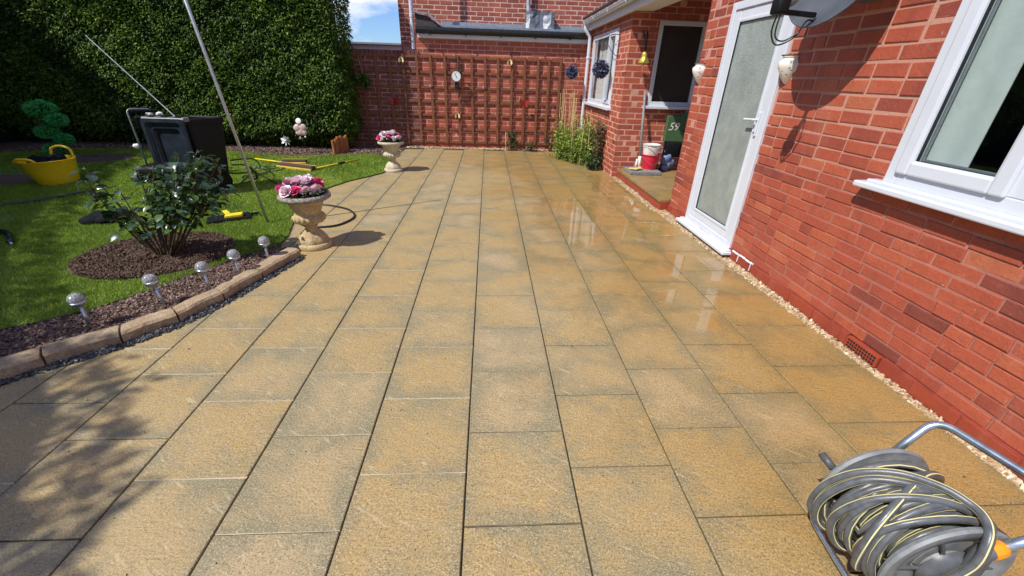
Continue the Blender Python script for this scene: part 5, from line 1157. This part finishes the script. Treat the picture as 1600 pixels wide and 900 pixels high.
# ================================================================== WALL POTS
for (y, z, lab) in [(3.52, 1.63, 'white glazed wall pot with brown motif on the brick beside the dish shadow'), (5.03, 1.61, 'white glazed wall pot on the brick beyond the white door')]:
    th = thing('wall_pot', lab, 'wall pot', (2.36, y, z), 'glazed pots either side of the door'); m = MB(); vs = []; n = 24
    prof = [(.006, -.115), (.022, -.100), (.050, -.055), (.077, .0), (.082, .038), (.062, .062), (.060, .072), (.072, .085), (.066, .088), (.052, .070), (.045, .02)]
    for (r, zz) in prof:
        for k in range(n + 1):
            a = PI / 2 + PI * k / n; vs.append((2.352 + r * 1.25 * math.cos(a) + .012, y + r * math.sin(a), z + zz - .03 * 0))
    m.add(vs, [(i * (n + 1) + k, i * (n + 1) + k + 1, (i + 1) * (n + 1) + k + 1, (i + 1) * (n + 1) + k) for i in range(len(prof) - 1) for k in range(n)]); m.build('pot', 'pot', th, True)
    m = MB(); m.tube([(2.352 + .072 * 1.25 * math.cos(PI / 2 + PI * k / 16) + .012, y + .072 * math.sin(PI / 2 + PI * k / 16), z + .086) for k in range(17)], .0035, 6); m.build('rim_line', 'bristle', th)
# ================================================================== SATELLITE DISH
th = thing('satellite_dish', 'dark grey satellite dish with black arm mounted on the brick wall by the door', 'satellite dish', (2.36, 2.97, 2.15))
nD = Vector((-.93, -.10, .28)).normalized(); cD = Vector((2.12, 2.96, 2.19)); up = (Vector((0, 0, 1)) - nD * nD.z).normalized(); sd = nD.cross(up)
m = MB(); vs = []; n = 56; K = 9
for sgn in (0, 1):
    for i in range(K + 1):
        r = .345 * i / K
        for k in range(n):
            a = 2 * PI * k / n; vs.append(cD + sd * r * math.cos(a) + up * r * 1.05 * math.sin(a) + nD * (.075 * (i / K) ** 2 - .075 - sgn * .006))
fs = []
for sgn in (0, 1):
    b = sgn * (K + 1) * n
    for i in range(K): fs += [(b + i * n + k, b + i * n + (k + 1) % n, b + (i + 1) * n + (k + 1) % n, b + (i + 1) * n + k) for k in range(n)]
fs += [(K * n + k, K * n + (k + 1) % n, (K + 1) * n + K * n + (k + 1) % n, (K + 1) * n + K * n + k) for k in range(n)]
m.add(vs, fs); m.build('reflector', 'dish', th, auto=50)
m = MB(); m.tube([cD + sd * .347 * math.cos(2 * PI * k / n) + up * .364 * math.sin(2 * PI * k / n) for k in range(n)], .006, 6, closed=True, cap=False); m.build('rim', 'dark_grey_plastic', th, True)
lnb = Vector((1.775, 2.90, 1.935)); m = MB(); m.obox(cD - up * .30 + nD * -.0, lnb + Vector((.03, 0, -.03)), .028, .028, bev=.004); m.build('arm', 'black_plastic', th)
for s_ in (-.06, .02, .09): m = MB(); m.lathe([(.006, 0), (.006, .006)], cD - up * .18 + sd * s_ + nD * -.055, 8, axis=nD); m.build('bolt', 'iron', th)
m = MB(); m.box(lnb.x - .045, lnb.x + .03, lnb.y - .045, lnb.y + .045, lnb.z - .045, lnb.z + .045, bev=.015); m.build('receiver', 'black_plastic', th, True)
m = MB(); m.lathe([(.030, 0), (.042, .02), (.042, .05), (.036, .055)], lnb + Vector((.02, 0, .02)), 20, axis=(cD - lnb)); m.build('feed_horn', 'grey_plastic', th, auto=40)
m = MB(); m.tube(spline([lnb + Vector((.0, .02, -.04)), lnb + Vector((.01, .05, -.13)), lnb + Vector((.05, .03, -.20)), lnb + Vector((.12, -.02, -.16)), cD - up * .34 + nD * .03, cD - up * .33 - nD * .05], 7), .005, 6); m.tube(spline([lnb + Vector((.0, -.01, -.04)), lnb + Vector((.02, .02, -.15)), lnb + Vector((.07, .0, -.18)), lnb + Vector((.14, -.03, -.13))], 7), .0045, 6); m.build('cable', 'hose_black', th, True)
m = MB(); m.obox(cD - nD * .08, (2.35, 2.92, 2.08), .05, .05); m.box(2.335, 2.358, 2.84, 3.0, 1.98, 2.18, bev=.003); m.tube([(2.34, 2.86, 2.02), (2.2, 2.92, 2.12)], .012, 8); m.build('wall_bracket', 'dark_grey_plastic', th)
# ================================================================== PORCH THINGS
m = MB(); m.box(2.30, 2.80, 6.60, 7.02, .152, .205, bev=.006); m.box(2.36, 2.78, 6.58, 6.604, .156, .199); tag(m.build('paving_slab', stone('grey_slab', (.16, .16, .165), (.36, .36, .36), .4, 30, 1.)), 'loose grey paving slab lying on the porch step under the buckets', 'slab')
def bucket(label, nm, c, r0, r1, h, mat, n=36, sq=1, handle=None):
    th = thing(nm, label, 'bucket', c); m = MB(); m.lathe([(r0, 0), (r0 + (r1 - r0) * .9, h * .93), (r1, h * .94), (r1 + .010, h * .96), (r1 + .010, h), (r1 - .004, h), (r1 - .010, h * .93), (r0 - .006, .01)], c, n, mod=(lambda i, a: (1 / max(abs(math.cos(a)), abs(math.sin(a)))) ** sq if sq < 1 else 1)); m.build('shell', mat, th, auto=40)
    m = MB(); c = Vector(c); 
    if handle: m.tube([c + Vector(((r1 + .012) * math.cos(a), -(r1 + .02) * math.sin(a), h - .015 - handle * math.sin(a))) for a in [PI * k / 14 for k in range(15)]], .004, 6); m.build('bail', 'steel_dull' if mat == 'red_plastic' else 'white_plastic', th)
bucket('red plastic bucket standing on the grey slab in the porch', 'bucket', (2.68, 6.86, .205), .105, .145, .235, 'red_plastic', handle=.12)
bucket('squarish white plastic tub stacked on top of the red bucket', 'bucket', (2.66, 6.86, .43), .108, .128, .165, 'white_plastic', 40, .42, handle=.03)
m = MB(); m.box(2.60, 2.70, 6.82, 6.83, .50, .57); 
th = thing('cleaning_tool', 'long grey pole with a white head leaning on the porch wall behind the buckets', 'pole', (2.50, 6.85, .2)); m = MB(); m.tube([(2.50, 6.86, .36), (2.50, 7.12, 1.36)], .019, 12); m.build('shaft', 'grey_plastic', th, True); m = MB(); m.tube([(2.50, 6.84, .22), (2.50, 6.87, .40)], .026, 12); m.tube([(2.44, 6.83, .215), (2.455, 6.85, .36)], .017, 10); m.build('collar', 'white_plastic', th, True)
m = MB()
for (dx, dy, a) in [(0, 0, 0), (.05, -.04, .4), (-.04, -.05, -.5), (.09, .03, 1.2)]:
    m.obox((2.40 + dx - .07 * math.cos(a), 6.74 + dy - .07 * math.sin(a), .222 + abs(dx) * .2), (2.40 + dx + .07 * math.cos(a), 6.74 + dy + .07 * math.sin(a), .232), .045, .026, bev=.011)
tag(m.build('work_gloves', simple('glove_leather', (.72, .45, .16), .7, noise=.2), None, True), 'yellow work gloves lying on the grey slab in the porch', 'gloves')
th = thing('green_cart', 'green plastic panel marked 59 above a blue bag in the porch corner', 'trolley', (3.15, 6.95, .15))
m = MB(); m.box(2.90, 3.26, 6.98, 7.06, .62, 1.02, bev=.012); m.box(3.11, 3.30, 6.99, 7.07, 1.0, 1.07, bev=.01); gp = m.build('panel', 'green_plastic', th)
m = MB(); m.tube([(3.02, 6.975, .70), (3.10, 6.975, .70)], .001, 4)
m = MB(); m.lathe([(.014, 0), (.014, .003)], (3.19, 6.980, .80), 12, axis=(0, -1, 0)); m.build('slot', 'gasket', gp)
m = MB(); m.tube(bend([(2.93, 6.99, .16), (2.93, 7.0, .66), (3.22, 7.0, .66), (3.22, 6.99, .16)], .05), .016, 8); m.build('frame', 'gasket', th, True)
m = MB(); m.box(2.95, 3.20, 6.96, 7.08, .38, .62, bev=.03); m.build('bag_top', 'black_cloth', th, True); m = MB()
for i in range(7): m.ball((3.0 + random.uniform(-.03, .12), 7.0 + random.uniform(-.02, .03), .2 + i * .045), .07, sub=2, sq=(1, .7, 1.1), jit=.1)
m.build('bag', 'blue_bag', th, True)
cu = bpy.data.curves.new('txt', 'FONT'); cu.body = '59'; cu.size = .17; cu.extrude = .001; cu.align_x = 'CENTER'; cu.shear = .25; to = bpy.data.objects.new('txt', cu); C.objects.link(to)
bpy.context.view_layer.update(); me = bpy.data.meshes.new_from_object(to.evaluated_get(bpy.context.evaluated_depsgraph_get())); bpy.data.objects.remove(to); me.materials.clear(); me.materials.append(MAT['white_plastic'])
for v in me.vertices: x, y, z = v.co; v.co = (x + 3.015 - 3.15, 6.977 - z * .5 - 6.95, y + .80 - .15)
to = bpy.data.objects.new('number', me); C.objects.link(to); to.parent = th
# ================================================================== HOSE REEL
random.seed(21)
th = thing('hose_reel', 'grey hose reel cart wound with yellow-striped hose on the near right paving', 'hose reel', (1.36, .75, 0))
A1 = Vector((1.345, .885, .27)); A2 = Vector((1.335, .620, .27)); ax = (A2 - A1).normalized(); rx = Vector((0, 0, 1)); ry = ax.cross(rx).normalized()
def cyl(t, r, a): return A1 + ax * t + (rx * math.sin(a) + ry * math.cos(a)) * r       # a = 0 faces the patio, pi / 2 is the top
LEN = (A2 - A1).length
for k_, (t0, sgn) in enumerate([(0, -1), (LEN, 1)]):
    m = MB(); P = [(.030, .000), (.060, .000), (.065, -.012), (.130, -.010), (.150, .004), (.176, .010), (.192, .010), (.196, .002), (.192, -.008), (.176, -.008), (.150, -.014), (.125, -.022), (.060, -.024), (.030, -.024)]
    m.lathe([(r * .93, z * sgn) for r, z in P], A1 + ax * t0, 72, axis=ax, cap=False); m.build('flange', 'grey_plastic', th, auto=35)
    for q in range(6):
        m = MB(); a = 2 * PI * q / 6; m.obox(cyl(t0 + sgn * .001, .06, a), cyl(t0 + sgn * .001, .145, a), .009, .008, bev=.002); m.build('rib', 'dark_grey_plastic', th)
m = MB(); m.tube([A1 - ax * .03, A2 + ax * .03], .055, 28); m.build('drum', 'dark_grey_plastic', th, auto=40)
m = MB(); m.lathe([(.001, .034), (.045, .032), (.075, .020), (.082, .0)], A2 + ax * .003, 36, axis=ax, cap=False); m.build('hub_cap', 'dark_grey_plastic', th, auto=50)
FIT = Vector((1.372, .590, .405)); HB_ = Vector((1.64, .600, .50))
m = MB(); m.tube(spline([A2 + ax * .03, A2 + ax * .038 + Vector((.005, 0, .05)), FIT + Vector((-.022, .0, -.012)), FIT], 6), .0215, 14); m.build('inlet_pipe', 'dark_grey_plastic', th, auto=50)
pts = []; ang = 0; layers = [.072, .096, .120, .143]
for li, r in enumerate(layers):
    turns = 9 if li < 3 else 8
    for k in range(turns * 22):
        f_ = k / (turns * 22); tt = (.018 + (LEN - .036) * f_) if li % 2 == 0 else (LEN - .018 - (LEN - .036) * f_)
        wob = .012 * math.sin(ang * .5 + li) + .008 * math.sin(ang * .31 + 2 * li) if li > 1 else 0; rw = .006 * math.sin(ang * .73 + li * 2) if li > 1 else 0
        pts.append(cyl(min(LEN - .014, max(.014, tt + wob * 1.6)), r + rw, ang)); ang += 2 * PI / 22
for k in range(11 * 26):      # loose outer turns wandering across the drum, sagging on the patio side
    u = k / (11 * 26); tt = LEN * (.5 + .40 * math.sin(u * 2 * PI * 2.35 + .4) * (.75 + .25 * math.sin(ang * .9)))
    r = .163 + .010 * math.sin(ang * .8) + .006 * math.sin(ang * 1.7 + 1) + .026 * max(0, math.cos(ang + .5)) * (.4 + .6 * math.sin(u * 9) ** 2)
    pts.append(cyl(min(LEN - .016, max(.016, tt)), r, ang)); ang += 2 * PI / 26
m = MB(); m.tube(pts, .0112, 20, stripe=((2, 9, 15), 1))
m.build('wound_hose', ['hose', 'hose_stripe'], th, True)
def loop(ctrl): m = MB(); m.tube(spline([cyl(*c) for c in ctrl], 9), .0122, 22, stripe=((3, 10, 18), 1)); return m
W_ = [[(.12, .12, -.55 * PI), (.06, .18, -.38 * PI), (.02, .215, -.16 * PI), (.02, .205, .03 * PI), (.045, .196, .22 * PI), (.09, .196, .38 * PI), (.15, .199, .50 * PI), (.205, .200, .555 * PI), (.245, .198, .555 * PI), (.278, .186, .53 * PI), (.300, .155, .50 * PI), (.310, .11, .48 * PI), (.312, .07, .40 * PI), (.312, .075, -.10 * PI), (.308, .13, -.28 * PI), (.29, .19, -.33 * PI), (.24, .17, -.45 * PI)],
      [(.24, .15, .95 * PI), (.225, .172, .7 * PI), (.18, .182, .45 * PI), (.13, .190, .2 * PI), (.11, .215, -.02 * PI), (.12, .205, -.25 * PI), (.14, .14, -.5 * PI)],
      [(.22, .14, .95 * PI), (.20, .17, .75 * PI), (.15, .178, .5 * PI), (.075, .188, .25 * PI), (.05, .215, .0 * PI), (.06, .215, -.2 * PI), (.10, .14, -.5 * PI)],
      [(.05, .14, .95 * PI), (.06, .172, .75 * PI), (.10, .178, .5 * PI), (.17, .186, .25 * PI), (.205, .196, .05 * PI), (.20, .20, -.2 * PI), (.17, .14, -.45 * PI)]]
for c_ in W_: loop(c_).build('hose_wrap', ['hose', 'hose_stripe'], th, True)
m = MB(); m.tube(bend([Vector((1.345, .925, .29)), Vector((1.550, .968, .50)), HB_, FIT + (HB_ - FIT).normalized() * .01], .055, 8), .0130, 14); m.build('handle', 'steel', th, True)
m = MB(); dF = (HB_ - FIT).normalized(); m.lathe([(.020, -.012), (.024, -.010), (.023, .010), (.020, .024), (.015, .030)], FIT, 12, axis=dF); m.build('collar', 'orange', th)
m = MB(); m.tube(bend([A1 - ax * .035, Vector((1.235, .935, .045)), Vector((1.195, .60, .045)), A2 + ax * .055 + Vector((-.03, 0, -.02))], .05, 8), .0105, 12); m.build('foot_frame', 'steel', th, True)
m = MB(); m.tube(bend([A1 - ax * .035, Vector((1.56, .93, .02)), Vector((1.60, .56, .02)), A2 + ax * .055], .05, 8), .0115, 12); m.build('rear_frame', 'steel_dull', th, True)
m = MB(); cr = A1 - ax * .045; m.obox(cr, cr + Vector((-.125, .0, .04)), .022, .012, bev=.003); m.tube([cr + Vector((-.125, .0, .04)), cr + Vector((-.135, .052, .055))], .0135, 12); m.build('crank', 'dark_grey_plastic', th, True)
